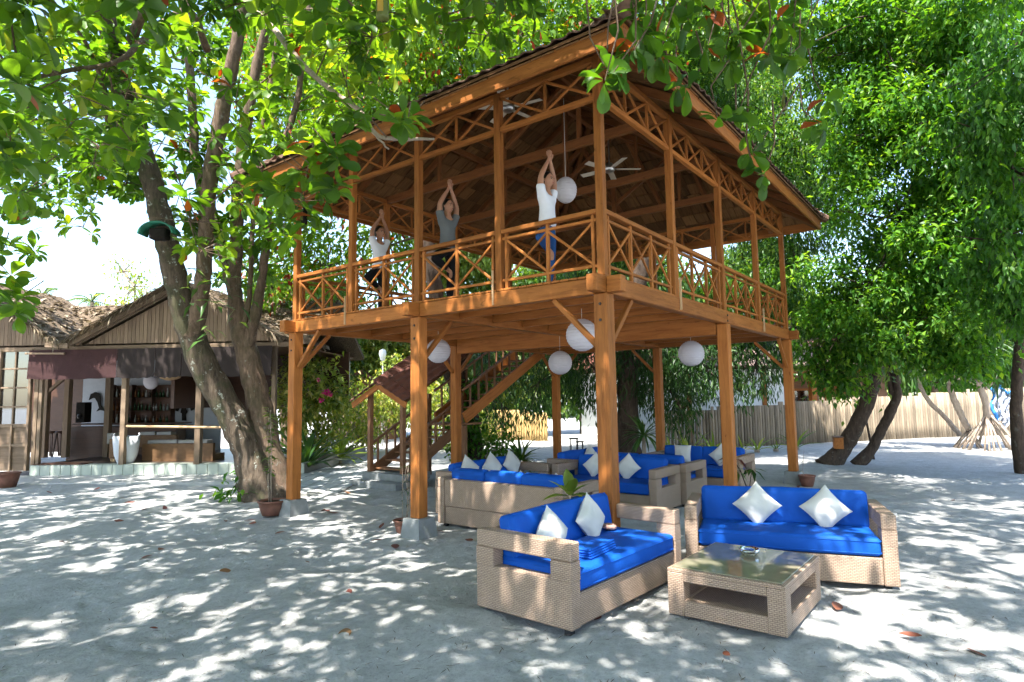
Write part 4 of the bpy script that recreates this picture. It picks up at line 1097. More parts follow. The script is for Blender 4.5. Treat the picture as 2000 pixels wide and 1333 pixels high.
# nearer tree at the right edge of the picture
et = thing('edge_tree', 'dark tree with compound leaves hanging at the right edge', 'tree', tuple(G(1998, 945)))
bef = set(o.name for o in bpy.data.objects)
e1 = stem(None, [(2006, 975, 14., .2), (1998, 930, 14., .15), (1988, 850, 13.9, .12), (1985, 790, 13.8, .11), (1990, 700, 13.5, .11), (2010, 560, 13, .13), (2030, 400, 12.4, .1)], 'bark_dark', 'trunk', 10)
lum = [L(1985, 500, 10.5, .8), L(1995, 600, 10.4, .45), L(1940, 470, 10.2, .55), L(1975, 330, 10, .9), L(1930, 260, 9.8, .6), L(1970, 120, 9.6, 1.)]
P, Dr, S, R = lump_leaves(clumps(lum, 9, (.22, .36)), 24, 7, (.09, .16), .7, .35, (.3, .2), .1, .2)
crown_from(None, P, Dr, S, R, T_OVAL, T_OVAL_HI, 'oval', 'leaf_glossy', 120, 0)
lump_branches(lum, e1[-12:], 'bark_dark', 6, .02)
reparent_new(et, bef)
# drooping dark tree behind the pavilion
wt = thing('drooping_tree', 'dark thick-trunked tree with drooping narrow leaves behind the pavilion', 'tree', tuple(G(1228, 903)))
bef = set(o.name for o in bpy.data.objects)
w1 = stem(None, [(1230, 915, 18., .45), (1226, 870, 18., .33), (1226, 800, 18., .3), (1228, 720, 18., .3), (1235, 640, 18., .28), (1250, 540, 18., .24), (1290, 420, 18., .2), (1330, 300, 18., .15)], 'bark_dark', 'trunk', 12)
lum = [L(1560, 270, 19, 2.1), L(1520, 430, 19, 1.6, 1.2), L(1570, 540, 19.5, 1.3, 1.3), L(1600, 380, 19.5, 1.4), L(1470, 560, 18.5, 1.3, 1.2), L(1560, 640, 19, .9, 1.3), L(1480, 700, 18.5, .8, 1.3), L(1370, 700, 18, 1.1), L(1300, 740, 18, .95, 1.1), L(1250, 700, 18, 1.), L(1160, 720, 18.4, .9, 1.2), L(1050, 750, 18.6, .7, 1.4), L(980, 790, 19, .45, 1.5), L(1400, 600, 19, 1.8), L(1250, 550, 19, 2.), L(1440, 760, 18, .35, 1.5), L(1330, 800, 17.8, .35, 1.5), L(1250, 180, 20, 3), L(1450, 200, 20, 2.4), L(1100, 640, 19, 1.4), L(940, 720, 20, .9)]
lo_ = [q for q in lum if PR(q[0])[1] > 650]; hi_ = [q for q in lum if PR(q[0])[1] <= 650]
P, Dr, S, R = lump_leaves(lo_, 18, 9, (.12, .22), .8, .3, (.4, .25), .2, .2)
crown_from(None, P, Dr, S, R, T_LANCE, T_LANCE, 'lance', 'leaf_dark', 60, 0); print('droop', len(P))
P, Dr, S, R = lump_leaves(clumps(hi_, 8, (.3, .55)), 12, 8, (.11, .2), .35, .4, (.45, .27), .16)
link('upper_crown', leaf_mesh('upper_crown', (T_OVAL[0]*np.array([1, .7, 1]), T_OVAL[1]), P, frames(Dr), S, 'leaf_mid', R))
lump_branches(lum, w1[-16:], 'bark_dark', 8)
reparent_new(wt, bef)
# vine-covered trunk behind the left back post
vt = thing('vine_tree', 'leaning trunk wrapped in leafy vines between the stairs and the pillowed sofa', 'tree', tuple(G(925, 915)))
bef = set(o.name for o in bpy.data.objects)
v1 = stem(None, [(930, 925, 16., .4), (922, 890, 16., .3), (918, 850, 16., .27), (912, 800, 16., .25), (898, 760, 15.9, .24), (880, 720, 15.8, .22), (868, 680, 15.7, .2), (855, 600, 15.6, .19), (840, 500, 15.5, .17), (830, 380, 15.4, .14), (850, 250, 15.2, .1)], 'bark_dark', 'trunk', 12)
stem(None, [(915, 800, 16., .15), (925, 770, 16., .14), (905, 740, 16.1, .11), (905, 690, 16.2, .1), (915, 620, 16.3, .09)], 'bark_dark', 'limb', 8)
lum = [L(800, 200, 17, 2.2), L(950, 120, 17.5, 2.3), L(1080, 80, 18, 2.2), L(700, 190, 25, 2.7), L(1180, 60, 18, 1.8), L(860, 60, 17, 2.4), L(700, 40, 25, 3.2), L(600, 150, 25, 2.8), L(560, 30, 26, 3.), L(1300, 30, 19, 2), L(640, 330, 18, 1.2), L(560, 420, 18, .9), L(760, 480, 18.5, 1.3), L(640, 520, 19, .9), L(530, 560, 18.5, .7), L(590, 500, 19, .8)]
P, Dr, S, R = lump_leaves(lum, 9, 8, (.15, .24), .4, .4, (.55, .22), .3)
crown_from(None, P, Dr, S, R, T_OVAL, T_OVAL_HI, 'oval2', 'leaf_almond', 20, 0)
lump_branches(lum, v1[-16:], 'bark', 10)
lum = [L(898, 810, 15.6, .3, 1.5), L(895, 860, 15.6, .28, 1.5), L(930, 760, 15.6, .25), L(935, 840, 15.7, .2, 1.5), L(905, 900, 15.6, .25)]
P, Dr, S, R = lump_leaves(lum, 60, 6, (.07, .13), .6, .4, (.4, .2), .08)
link('vine', leaf_mesh('vine', T_ROUND, P, frames(Dr), S, 'leaf_glossy', R))
reparent_new(vt, bef)
# ================================================================== the thatched beach bar on the left
HO = Vector((-.62, 16.55, 0)); HE = Vector((.556, -.831, 0)).normalized(); HN = Vector((-HE.y, HE.x, 0))   # origin, along the front, inwards
def hp(u, v, y=0.):
    """pixel -> (x, z) in the bar's own frame on the vertical plane y metres behind its front"""
    d = ray(u, v); o = HO+HN*y; t = (o-CAM).dot(HN)/d.dot(HN); p = CAM+d*t
    return (p-HO).dot(HE), p.z
hrz = math.atan2(HE.y, HE.x)
bar_ = thing('beach_bar', 'thatched timber beach bar with two board gables and dark cloth awnings', 'building', tuple(HO), hrz)
PZ = .30
xl = hp(-60, 900)[0]; xr = hp(565, 900)[0]; x60 = hp(58, 925)[0]
M['white_tile'] = plain('white glazed tile', (.37, .41, .355), .35, .08, 4., .05)
M['grout'] = plain('grout', (.25, .25, .23), .9, .1)
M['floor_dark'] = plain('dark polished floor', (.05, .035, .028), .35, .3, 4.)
MB().b2(x60, xr+.4, .0, 5.2, -.1, PZ-.012).build('terrace_base', 'grout', bar_)
ntile = 26; tm_ = MB().box((0, 0, 0), ((xr+.4-x60)/ntile-.012, .016, PZ-.03), None, .003).mesh('tile', 'white_tile')
tt_ = MB().box((0, 0, 0), ((xr+.4-x60)/ntile-.012, .33, .012), None, .003).mesh('tile', 'white_tile')
for k in range(ntile):
    x = x60+(xr+.4-x60)*(k+.5)/ntile
    link('tile', tm_, bar_, (x, -.009, PZ/2+.0)); link('tile', tt_, bar_, (x, .16, PZ-.004))
MB().b2(x60, xr+.4, .34, 5.2, PZ-.011, PZ-.003).build('floor', 'floor_dark', bar_)
M['pale_paving'] = plain('pale paving', (.4, .4, .385), .85, .12, 3., .3)
ap = MB(); ap.b2(x60-.3, xr-.5, -1.55, -.02, -.06, .035, .01); o = ap.build('paving', 'pale_paving', None, False, tuple(HO), hrz); tag(o, 'pale paved apron before the bar terrace', None, None, 'structure')
# floor-to-gable boards and frames -----------------------------------------------------------------
def board_tri(x0, z0, xa, za, x1, y, bw=.105):
    """vertical boards filling the triangle (x0,z0)-(xa,za)-(x1,z0)"""
    n = int((x1-x0)/bw)
    for k in range(n):
        a, b = x0+(x1-x0)*k/n+.004, x0+(x1-x0)*(k+1)/n-.004
        def top(x): return z0+(za-z0)*((x-x0)/(xa-x0) if x < xa else (x1-x)/(x1-xa))
        ta, tb = max(top(a), z0+.01), max(top(b), z0+.01)
        vs = [(a, y, z0), (b, y, z0), (b, y, tb), (a, y, ta), (a, y+.018, z0), (b, y+.018, z0), (b, y+.018, tb), (a, y+.018, ta)]
        vs = [Vector(v) for v in vs]; c = sum(vs, Vector())/8; ob = MB()
        rot = Matrix.Rotation(PI/2, 3, 'Y')                     # grain (local X) upright
        ob.add([rot @ (v-c) for v in vs], [(0, 1, 2, 3), (7, 6, 5, 4), (0, 4, 5, 1), (1, 5, 6, 2), (2, 6, 7, 3), (3, 7, 4, 0)])
        o = ob.build('board', 'wood_grey', bar_, False, c); o.rotation_euler = (0, -PI/2, 0)
gz = hp(160, 673)[1]
g2 = (hp(158, 673)[0], gz, hp(362, 562)[0], hp(362, 562)[1], hp(548, 676)[0])
g1 = (hp(-240, 673)[0], gz, hp(-60, 556)[0], hp(-60, 556)[1], hp(126, 673)[0])
def thatch_gable(g, back):
    x0, z0, xa, za, x1 = g
    board_tri(x0+.12, z0, xa, za-.06, x1-.12, .0)
    for a, b in (((x0-.1, z0-.02), (xa, za+.04)), ((xa, za+.04), (x1+.1, z0-.02))):
        beam('barge_board', (a[0], -.30, a[1]), (b[0], -.30, b[1]), .05, .14, 'wood_grey', bar_)
        beam('barge_board', (a[0], -.05, a[1]+.02), (b[0], -.05, b[1]+.02), .05, .10, 'wood_grey', bar_)
        A, B = Vector((a[0], 0, a[1]+.03)), Vector((b[0], 0, b[1]+.03)); s_ = MB(); th = Vector((0, 0, .10))
        p = [A+Vector((0, -.42, 0)), B+Vector((0, -.42, 0)), B+Vector((0, back, 0)), A+Vector((0, back, 0))]
        s_.add(p+[q+th for q in p], [(0, 3, 2, 1), (4, 5, 6, 7), (0, 1, 5, 4), (1, 2, 6, 5), (2, 3, 7, 6), (3, 0, 4, 7)])
        s_.build('thatch', 'thatch', bar_)
        # ragged straw over the edge and up the slope, dry leaves lying on it
        P = []; Dr = []; S = []
        for _ in range(700):
            q = A.lerp(B, rnd.random())+Vector((0, rnd.uniform(-.4, back), .10+rnd.uniform(0, .04))); P.append(tuple(q)); Dr.append((rnd.gauss(0, 1), rnd.gauss(0, 1), rnd.gauss(0, .35))); S.append(rnd.uniform(.1, .26))
        o = link('leaf_litter', leaf_mesh('leaf_litter', T_OVAL, np.array(P), frames(np.array(Dr)), np.array(S), 'straw'), bar_); o['kind'] = 'stuff'
        n = 420; P = []; Dr = []; S = []
        for _ in range(n):
            t = rnd.random(); y = rnd.choice((-.44, -.44, rnd.uniform(-.44, back))); q = A.lerp(B, t)+Vector((0, y, rnd.uniform(.0, .10)))
            dn = (A-B).normalized()*(1 if a[1] < b[1] else -1)
            d = dn*rnd.uniform(.4, 1)+Vector((rnd.gauss(0, .25), -.25 if y < -.4 else rnd.gauss(0, .2), rnd.gauss(0, .25)))
            P.append(tuple(q)); Dr.append(tuple(d)); S.append(rnd.uniform(.15, .34))
        o = link('straw', leaf_mesh('straw', T_STRAP, np.array(P), frames(np.array(Dr)), np.array(S), 'straw'), bar_); o['kind'] = 'stuff'
M['straw'] = leafmat('dry palm straw', [(0, (.10, .07, .045)), (.5, (.22, .165, .115)), (.85, (.36, .29, .21)), (1, (.55, .48, .4))], .15, .7, .2, (1, 1, .8))
def _thatch():
    t = NT('old thatch'); co = t.coord('Object', (18, 3, 18)); n = t.noise(co, 2.2, 5, .7)
    return t.done(t.bsdf(t.ramp(n, [(.3, (.05, .038, .028)), (.55, (.16, .12, .085)), (.8, (.27, .21, .15))]), .95, t.bump(n, .9, .04), .1))
M['thatch'] = _thatch()
thatch_gable(g1, 3.2); thatch_gable(g2, 3.2)
# main roof running behind the gables, covered with litter
zr_ = hp(200, 606, 3.)[1]; e0, e1 = hp(-60, 700)[0]-1.5, hp(548, 676)[0]+.5
s_ = MB(); p = [Vector((e0, .9, gz-.02)), Vector((e1, .9, gz-.02)), Vector((e1, 3., zr_)), Vector((e0, 3., zr_)), Vector((e0, 5.6, gz-.2)), Vector((e1, 5.6, gz-.2))]
th = Vector((0, 0, .14)); q = [a+th for a in p]
s_.add(p+q, [(0, 3, 2, 1), (3, 4, 5, 2), (6, 7, 8, 9), (9, 8, 11, 10), (0, 1, 7, 6), (1, 2, 8, 7), (2, 5, 11, 8), (5, 4, 10, 11), (4, 3, 9, 10), (3, 0, 6, 9)])
s_.build('thatch', 'thatch', bar_)
P = []; Dr = []; S = []
for _ in range(2200):
    t = rnd.random(); x = rnd.uniform(e0, e1); y = .9+2.1*t; z = gz+.13+(zr_-gz)*t
    P.append((x, y, z+rnd.uniform(-.02, .06))); Dr.append((rnd.gauss(0, 1), rnd.gauss(-.3, 1), rnd.gauss(0, .35))); S.append(rnd.uniform(.1, .26))
o = link('leaf_litter', leaf_mesh('leaf_litter', T_OVAL, np.array(P), frames(np.array(Dr)), np.array(S), 'straw'), bar_); o['kind'] = 'stuff'
# beams, posts, awnings
zt = hp(300, 678)[1]
beam('header_beam', (hp(-80, 678)[0], .02, zt), (xr+.1, .02, zt), .10, .12, 'wood_grey', bar_)
beam('gutter_pole', (hp(62, 686)[0], -.2, hp(62, 692)[1]), (hp(138, 692)[0], -.2, hp(138, 692)[1]), .05, .05, 'wood_grey', bar_)
beam('gutter_board', (hp(116, 677)[0], -.46, hp(116, 677)[1]), (hp(160, 679)[0], -.46, hp(160, 679)[1]), .07, .12, 'wood_grey', bar_)
for u, w_, v1 in ((68, .11, 920), (76, .09, 915), (240, .13, 914), (387, .15, 912), (533, .11, 908)):
    x = hp(u, 800)[0]; beam('post', (x, .06, PZ-.02), (x, .06, zt+.06), w_, w_, 'wood_grey', bar_)
for u0, u1, mt in ((64, 235, 'maroon_cloth'), (236, 309, 'brown_cloth'), (310, 360, 'brown_cloth'), (361, 535, 'brown_cloth')):
    x0, x1 = hp(u0, 700)[0], hp(u1, 700)[0]; z0, z1 = hp(300, 737)[1], hp(300, 681)[1]; nx, nz = 22, 5; vs = []; fs = []
    for i in range(nx+1):
        for j in range(nz+1):
            t = i/nx; h = j/nz; sag = .03*math.sin(PI*t)*(1-h)
            vs.append((x0+(x1-x0)*t, -.12-.008*math.sin(t*17+u0)*(1-h)-.03*(1-h), z0+(z1-z0)*h-sag+.008*math.sin(t*29)*(1-h)))
    for i in range(nx):
        for j in range(nz): a = i*(nz+1)+j; fs.append((a, a+nz+1, a+nz+2, a+1))
    b = MB(); b.add(vs, fs); b.build('awning', mt, bar_, True)
beam('bamboo_rail', (hp(246, 833)[0], .0, hp(246, 833)[1]), (hp(500, 836)[0], .0, hp(500, 836)[1]), .06, .06, 'wood_pale', bar_, ch=.02)
# glazed door leaf at the left: 2 x 4 panes over panels
dx0, dx1 = hp(-70, 800)[0], hp(62, 800)[0]; dz0, dz1 = hp(30, 920)[1], hp(30, 684)[1]; zs = hp(30, 830)[1]
door = MB().b2(dx0, dx1, .0, .03, dz0, zs-.06).build('door', 'wood_grey', bar_)
for x in (dx0, hp(-2, 800)[0], hp(62, 800)[0]-.04): beam('stile', (x, -.03, dz0), (x, -.03, dz1), .09, .07, 'wood_grey', door)
for u in (27,):
    x = hp(u, 800)[0]; beam('muntin', (x, -.02, zs), (x, -.02, dz1), .035, .04, 'wood_grey', door); beam('stile', (x, -.03, dz0), (x, -.03, zs), .06, .05, 'wood_grey', door)
for v in (684, 721, 758, 795, 832): z = hp(30, v)[1]; beam('muntin' if v not in (684, 832) else 'door_rail', (dx0, -.021, z), (dx1, -.021, z), .036, .042 if v not in (684, 832) else .09, 'wood_grey', door)
z = hp(30, 870)[1]; beam('door_rail', (dx0, -.026, z), (dx1, -.026, z), .05, .07, 'wood_grey', door)
us = [-66, -33, 0, 27, 60]; vs_ = [684, 721, 758, 795, 832]
for a, b in zip(us, us[1:]):
    for c, d in zip(vs_, vs_[1:]):
        xa, xb = hp(a, 750)[0], hp(b, 750)[0]; za, zb = hp(30, d)[1], hp(30, c)[1]
        g = rnd.uniform(-.03, .03)
        pn = MB(); pn.b2(xa+.01, xb-.01, .0, .006, za+.01, zb-.01); pn.build('pane', 'pane', door)
# interior: walls, ceiling, columns
bw_ = 4.3
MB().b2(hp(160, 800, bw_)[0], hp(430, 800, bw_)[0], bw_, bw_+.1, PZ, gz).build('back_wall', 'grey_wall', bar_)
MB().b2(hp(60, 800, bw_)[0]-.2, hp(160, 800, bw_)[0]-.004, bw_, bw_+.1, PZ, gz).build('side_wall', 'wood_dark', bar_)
MB().b2(hp(-200, 800, bw_)[0], hp(60, 800, bw_)[0]-.21, bw_, bw_+.1, PZ, gz).build('back_wall', 'wood_stair', bar_)  # added to close the back left and keep the interior dark
x = hp(430, 800, bw_)[0]; MB().b2(x, x+.1, 1.6, bw_, 1.7, gz).build('side_wall', 'wood_dark', bar_)  # half wall added to keep light out of the interior
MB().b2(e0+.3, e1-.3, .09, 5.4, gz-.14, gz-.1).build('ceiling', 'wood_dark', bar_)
MB().b2(hp(430, 800, bw_)[0]+.1, xr+.1, bw_, bw_+.1, 1.6, gz).build('back_wall', 'wood_dark', bar_)  # added behind the right bay to keep the interior dark
for u in (90, 132, 212): x = hp(u, 800, 2.2)[0]; beam('column', (x, 2.2, PZ), (x, 2.2, gz-.12), .16, .16, 'wood_grey', bar_)
x = hp(90, 800, 2.2)[0]; beam('knee_brace', (x+.05, 2.2, 2.25), (x+.7, 2.2, 2.8), .09, .09, 'wood_grey', bar_); beam('knee_brace', (x-.05, 2.2, 2.25), (x-.5, 2.2, 2.7), .09, .09, 'wood_grey', bar_)
hw = lambda u, v, y: HO+HE*hp(u, v, y)[0]+HN*y+Vector((0, 0, hp(u, v, y)[1]))
def hbox(mb, u0, u1, v0, v1, y0, y1):
    xa, za = hp(u0, v1, y0); xb, zb = hp(u1, v0, y0); return mb.b2(xa, xb, y0, y1, za, zb, .006)
def hthing(name, label, cat, u, v, y, group=None):
    p = hw(u, v, y); return thing(name, label, cat, tuple(p), hrz, group), (hp(u, v, y)[0], y, hp(u, v, y)[1])
def hpart(root, org, name, mat, u0, u1, v0, v1, y0, y1, smooth=False):
    b = MB(); xa, za = hp(u0, v1, y0); xb, zb = hp(u1, v0, y0)
    b.b2(xa-org[0], xb-org[0], y0-org[1], y1-org[1], za-org[2], zb-org[2], .006); return b.build(name, mat, root, smooth)
cnt, og = hthing('bar_counter', 'dark wooden bar counter in the shade of the thatched bar', 'counter', 250, 905, 3.0)
hpart(cnt, og, 'front', 'wood_dark', 128, 345, 832, 906, 3.0, 3.5); hpart(cnt, og, 'top', 'wood_dark', 125, 350, 826, 831, 2.9, 3.6)
shf, og = hthing('bottle_shelf', 'dark shelf full of bottles on the bar wall', 'shelf', 275, 830, 3.95)
hpart(shf, og, 'back_board', 'wood_dark', 215, 335, 752, 830, 4.18, 4.28)
for u in (215, 255, 295, 333): hpart(shf, og, 'upright', 'wood_dark', u, u+3, 752, 830, 3.95, 4.17)
for v in (752, 777, 803, 828): hpart(shf, og, 'board', 'wood_dark', 219, 332, v, v+2, 3.95, 4.17)
BC = [plain('bottle glass %d' % i, c, .15, .1) for i, c in enumerate(((.2, .22, .21), (.02, .05, .02), (.12, .05, .015), (.3, .3, .29), (.03, .02, .015)))]
bprof = [(0, 0), (.035, 0), (.036, .14), (.033, .17), (.013, .21), (.012, .27), (.015, .275), (0, .28)]
bms = []
for m in BC: b = MB(); b.lathe(bprof, n=8); bms.append(b.mesh('bottle', m, True))
rowname = ('top', 'middle', 'bottom')
for r_, v in enumerate((776, 802, 827)):
    for k in range(16):
        p = hw(222+k*7, v, 4.05); p = p+HE*rnd.uniform(-.02, .02); o = link('bottle', rnd.choice(bms), None, tuple(p)); o.scale = (1, 1, rnd.uniform(.75, 1.1))
        tag(o, 'small bottle standing on the %s board of the bar shelf' % rowname[r_], 'bottle', 'bottles on the %s board of the bar shelf' % rowname[r_])
# rattan sofas, canvas sack, lamp, carvings
def rsofa(label, u0, u1, v0, v1, y, d):
    t, og = hthing('rattan_sofa', label, 'sofa', (u0+u1)/2, v1, y, 'rattan sofas in the bar')
    hpart(t, og, 'back_panel', 'rattan', u0, u1, v0, v1-6, y, y+.12); hpart(t, og, 'seat', 'rattan', u0+2, u1-2, v0+22, v1-8, y+.13, y+d)
    for u in (u0+3, (u0+u1)/2, u1-8): hpart(t, og, 'leg', 'wood_pale', u, u+6, v1-7, v1, y+.02, y+.1)
    n = 2 if u1-u0 > 60 else 1
    for k in range(n):
        a = u0+12+(u1-u0-20)*k/n; hpart(t, og, 'cushion', 'grey_cloth', a, a+(u1-u0-20)/n-3, v0-6, v0+4, y+.13, y+.4)
rsofa('brown rattan sofa seen from behind between the bar posts', 276, 416, 866, 910, .75, .8)
rsofa('brown rattan armchair half hidden by the white canvas sack', 212, 224, 858, 902, .8, .8)
rsofa('rattan sofa deeper inside the bar facing the counter', 262, 345, 850, 880, 2., .7)
wp = hw(245, 912, .35); sk = thing('canvas_sack', 'white canvas sack tapering to the floor behind a bar post', 'sack', tuple(wp), hrz)
b = MB(); hs = .80
pr = [(0, 0), (.12, .0), (.2, .12), (.27, .3), (.30, .55), (.32, hs), (.30, hs-.02), (.22, hs-.1), (0, hs-.12)]
b.lathe(pr, n=20); b.build('body', 'white_canvas', sk, True)
for s_ in (-1, 1): MB().tube([(s_*.3, 0, hs-.05), (s_*.36, 0, hs+.05), (s_*.33, 0, hs+.07)], .02, 6).build('ear', 'white_canvas', sk, True)
p = hw(295, 745, 1.8); t = thing('paper_lantern', 'paper lantern hanging in the bar under the brown awning', 'lantern', tuple(p), 0, 'round paper lanterns')
MB().lathe([(math.sin(PI*(.05+.9*i/16))*.2, -math.cos(PI*(.05+.9*i/16))*.24) for i in range(17)], n=20).build('shade', 'paper', t, True)
MB().tube([(0, 0, .22), (0, 0, gz-.2-p.z)], .005, 5).build('cord', 'cord', t)
p = hw(332, 739, 1.6); t = thing('bamboo_lamp', 'wide shallow ceiling lamp beside the paper lantern in the bar', 'lamp', tuple(p), 0)
MB().lathe([(.30, .06), (.26, .0), (.1, -.06), (0, -.07)], n=20).build('shade', 'wood_pale', t, True); MB().tube([(0, 0, 0), (0, 0, gz-.2-p.z)], .006, 5).build('cord', 'cord', t)
def carving(label, name, pts, th=.03, y=4.22):
    """flat dark carved figure on the white wall; pts = outline in pixels"""
    c = (sum(p[0] for p in pts)/len(pts), sum(p[1] for p in pts)/len(pts)); cx_, cz_ = hp(c[0], c[1], y)
    q = [(hp(u, v, y)[0]-cx_, hp(u, v, y)[1]-cz_) for u, v in pts]; n = len(q)
    b = MB(); b.add([(x, 0, z) for x, z in q]+[(x, th, z) for x, z in q], [tuple(range(n))[::-1], tuple(range(n, 2*n))]+[(i, (i+1) % n, n+(i+1) % n, n+i) for i in range(n)])
    o = b.build(name, 'dark', None, False, tuple(hw(c[0], c[1], y)), hrz); tag(o, label, 'carving', 'dark carvings on the white bar wall')
carving('dark leaping dolphin carving on the white bar wall', 'wall_carving', [(173, 782), (177, 770), (186, 766), (193, 769), (196, 778), (197, 792), (203, 803), (195, 801), (188, 804), (193, 797), (190, 786), (185, 778), (180, 778)])
carving('dark seahorse carving beside the bottle shelf', 'wall_carving', [(338, 775), (345, 771), (350, 776), (348, 784), (351, 795), (347, 804), (340, 802), (338, 796), (343, 790), (340, 782)])
carving('dark turtle carving high on the bar wall', 'wall_carving', [(352, 755), (360, 750), (366, 757), (366, 770), (360, 780), (354, 776), (350, 766)])
carving('dark standing figure carving low on the bar wall', 'wall_carving', [(358, 790), (362, 795), (365, 805), (362, 810), (363, 822), (355, 822), (355, 808), (352, 806), (355, 796)])
carving('dark fish carving at the edge of the leaning trunk', 'wall_carving', [(370, 780), (376, 775), (380, 785), (379, 800), (373, 803), (369, 792)])
spk, og = hthing('speaker_box', 'black loudspeaker standing on the bar counter', 'speaker', 155, 826, 3.1); hpart(spk, og, 'cabinet', 'dark', 147, 166, 786, 826, 3.1, 3.4)
b = MB(); b.lathe([(0, 0), (.07, 0), (.08, .02), (.03, .04)], n=16, rot=Matrix.Rotation(PI/2, 3, 'X')); b.build('cone', 'black_metal', spk, True, (0, -.002, .2))
p = hw(122, 918, .18); mt = MB(); mt.box((0, 0, .012), (1.35, .4, .024), None, .008); tag(mt.build('doormat', 'wood_dark', None, False, (p.x, p.y, PZ+.002), hrz), 'long brown doormat on the bar terrace edge', 'doormat')
# lamp-post-like bar stools
for u, lb in ((98, 'tall dark stool near the inner column of the bar'), (118, 'tall dark stool left of the bar counter')):
    p = hw(u, 900, 2.6); t = thing('bar_stool', lb, 'stool', (p.x, p.y, PZ), hrz, 'bar stools')
    MB().lathe([(0, .70), (.17, .70), (.18, .73), (.16, .76), (0, .765)], n=16).build('seat', 'wood_dark', t, True)
    for k in range(4):
        a = PI/4+k*PI/2; MB().bar((.13*math.cos(a), .13*math.sin(a), .7), (.2*math.cos(a), .2*math.sin(a), 0), .03, .03).build('leg', 'wood_dark', t)
# ================================================================== staircase behind the pavilion
st = thing('staircase', 'timber staircase with railings rising behind the pavilion under a small tiled roof', 'staircase', (3.3, 7.2, 0))
def SO(p): return (p[0]-3.3, p[1]-7.2, p[2])
def sb(name, p0, p1, w_, h_, mat='wood_stair', up=(0, 0, 1), par=None): return beam(name, SO(p0), SO(p1), w_, h_, mat, par or st, up)
MB().b2(-.55, .25, -.75, .75, -.05, .12, .01).build('concrete_step', 'concrete', st); MB().b2(-.25, .6, -.62, .68, .121, .27, .01).build('concrete_step', 'concrete', st)
for y in (6.72, 7.78):
    sb('stringer', (3.25, y, .25), (5.05, y, 1.22), .05, .24)
    sb('hand_rail', (3.2, y, .86), (5.0, y, 1.83), .06, .05)
    for k in range(7):
        x = 3.42+k*.26; z = .25+(x-3.25)*.539; sb('baluster', (x, y, z+.05), (x, y, z+.68), .045, .045)
    for x, zt_ in ((3.2, 2.0), (5.05, 2.75)): sb('newel_post', (x, y, .1 if x < 4 else -.05), (x, y, zt_ if x < 4 else 2.0), .10, .10)
for k in range(6):
    x = 3.45+k*.29; z = .33+k*.157; sb('tread', (x, 6.74, z), (x, 7.76, z), .26, .04)
sb('landing', (4.95, 6.35, 1.27), (4.95, 7.8, 1.27), .9, .05, 'wood_stair')
for y in (6.15, 7.05):
    sb('stringer', (4.55, y, 1.42), (7.75, y, 3.1), .055, .26, 'wood')
    sb('hand_rail', (4.5, y, 2.0+.05), (7.2, y, 3.45), .06, .05)
    for k in range(9):
        x = 4.75+k*.3; z = 1.42+(x-4.55)*.525; sb('baluster', (x, y, z+.1), (x, y, z+.7), .045, .045)
for k in range(10):
    x = 4.85+k*.29; z = 1.5+k*.152; sb('tread', (x, 6.18, z), (x, 7.02, z), .25, .04)
sb('landing_post', (5.35, 7.05, 0), (5.35, 7.05, 1.25), .1, .1); sb('landing_post', (4.6, 6.2, 0), (4.6, 6.2, 1.25), .1, .1)
# small gabled roof of clay tiles that climbs with the flight
def stair_roof(x0, z0, x1, z1, yr, hw_, drop):
    rr = None
    for s_ in (-1, 1):
        a = Vector((x0, yr, z0)); b = Vector((x1, yr, z1)); c = Vector((x1, yr+s_*hw_, z1-drop)); d = Vector((x0, yr+s_*hw_, z0-drop))
        q = [Vector(SO(v)) for v in (a, b, c, d)]; th = Vector((0, 0, .03)); m = MB(); q2 = [v+th for v in q]
        fs = [(0, 1, 2, 3), (7, 6, 5, 4), (0, 4, 5, 1), (1, 5, 6, 2), (2, 6, 7, 3), (3, 7, 4, 0)]
        m.add(q+q2, fs if s_ > 0 else [f[::-1] for f in fs]); rr = m.build('roof', 'roof_under', st)
        sl = (b-a).normalized(); ac = (d-a).normalized(); nz = sl.cross(ac)
        if nz.z < 0: nz = -nz
        na, nbb = int((b-a).length/.3)+1, int((d-a).length/.21)+1
        for i in range(na):
            for j in range(nbb):
                pos = Vector(SO(a))+sl*(.15+i*.3-.06)+ac*((j+.5)*(d-a).length/nbb)+nz*(.065+.012*i % .02)
                ex = ac if ac.cross(sl).dot(nz) > 0 else -ac
                mm = Matrix((ex, sl, nz)).transposed().to_4x4(); mm.translation = pos
                o = link('roof_tile', tm, rr); o.matrix_local = mm
        sb('fascia', a+Vector((-.03, 0, -.06)), d+Vector((-.03, 0, -.06)), .04, .13, 'wood')
    for k in range(int((Vector((x1, 0, z1))-Vector((x0, 0, z0))).length/.33)):
        d = Vector((x1-x0, 0, z1-z0)).normalized(); p0 = Vector((x0, yr, z0+.07))+d*(k*.33-.1)
        c = MB(); c.tube([SO(p0), SO(p0+d*.37)], [.10, .08], 9, True, .8); c.build('ridge_cap', 'roof_tile', st)
stair_roof(3.0, 2.22, 5.2, 3.42, 7.25, .88, .42)
stair_roof(4.55, 3.42, 6.2, 4.1, 6.95, .85, .42)
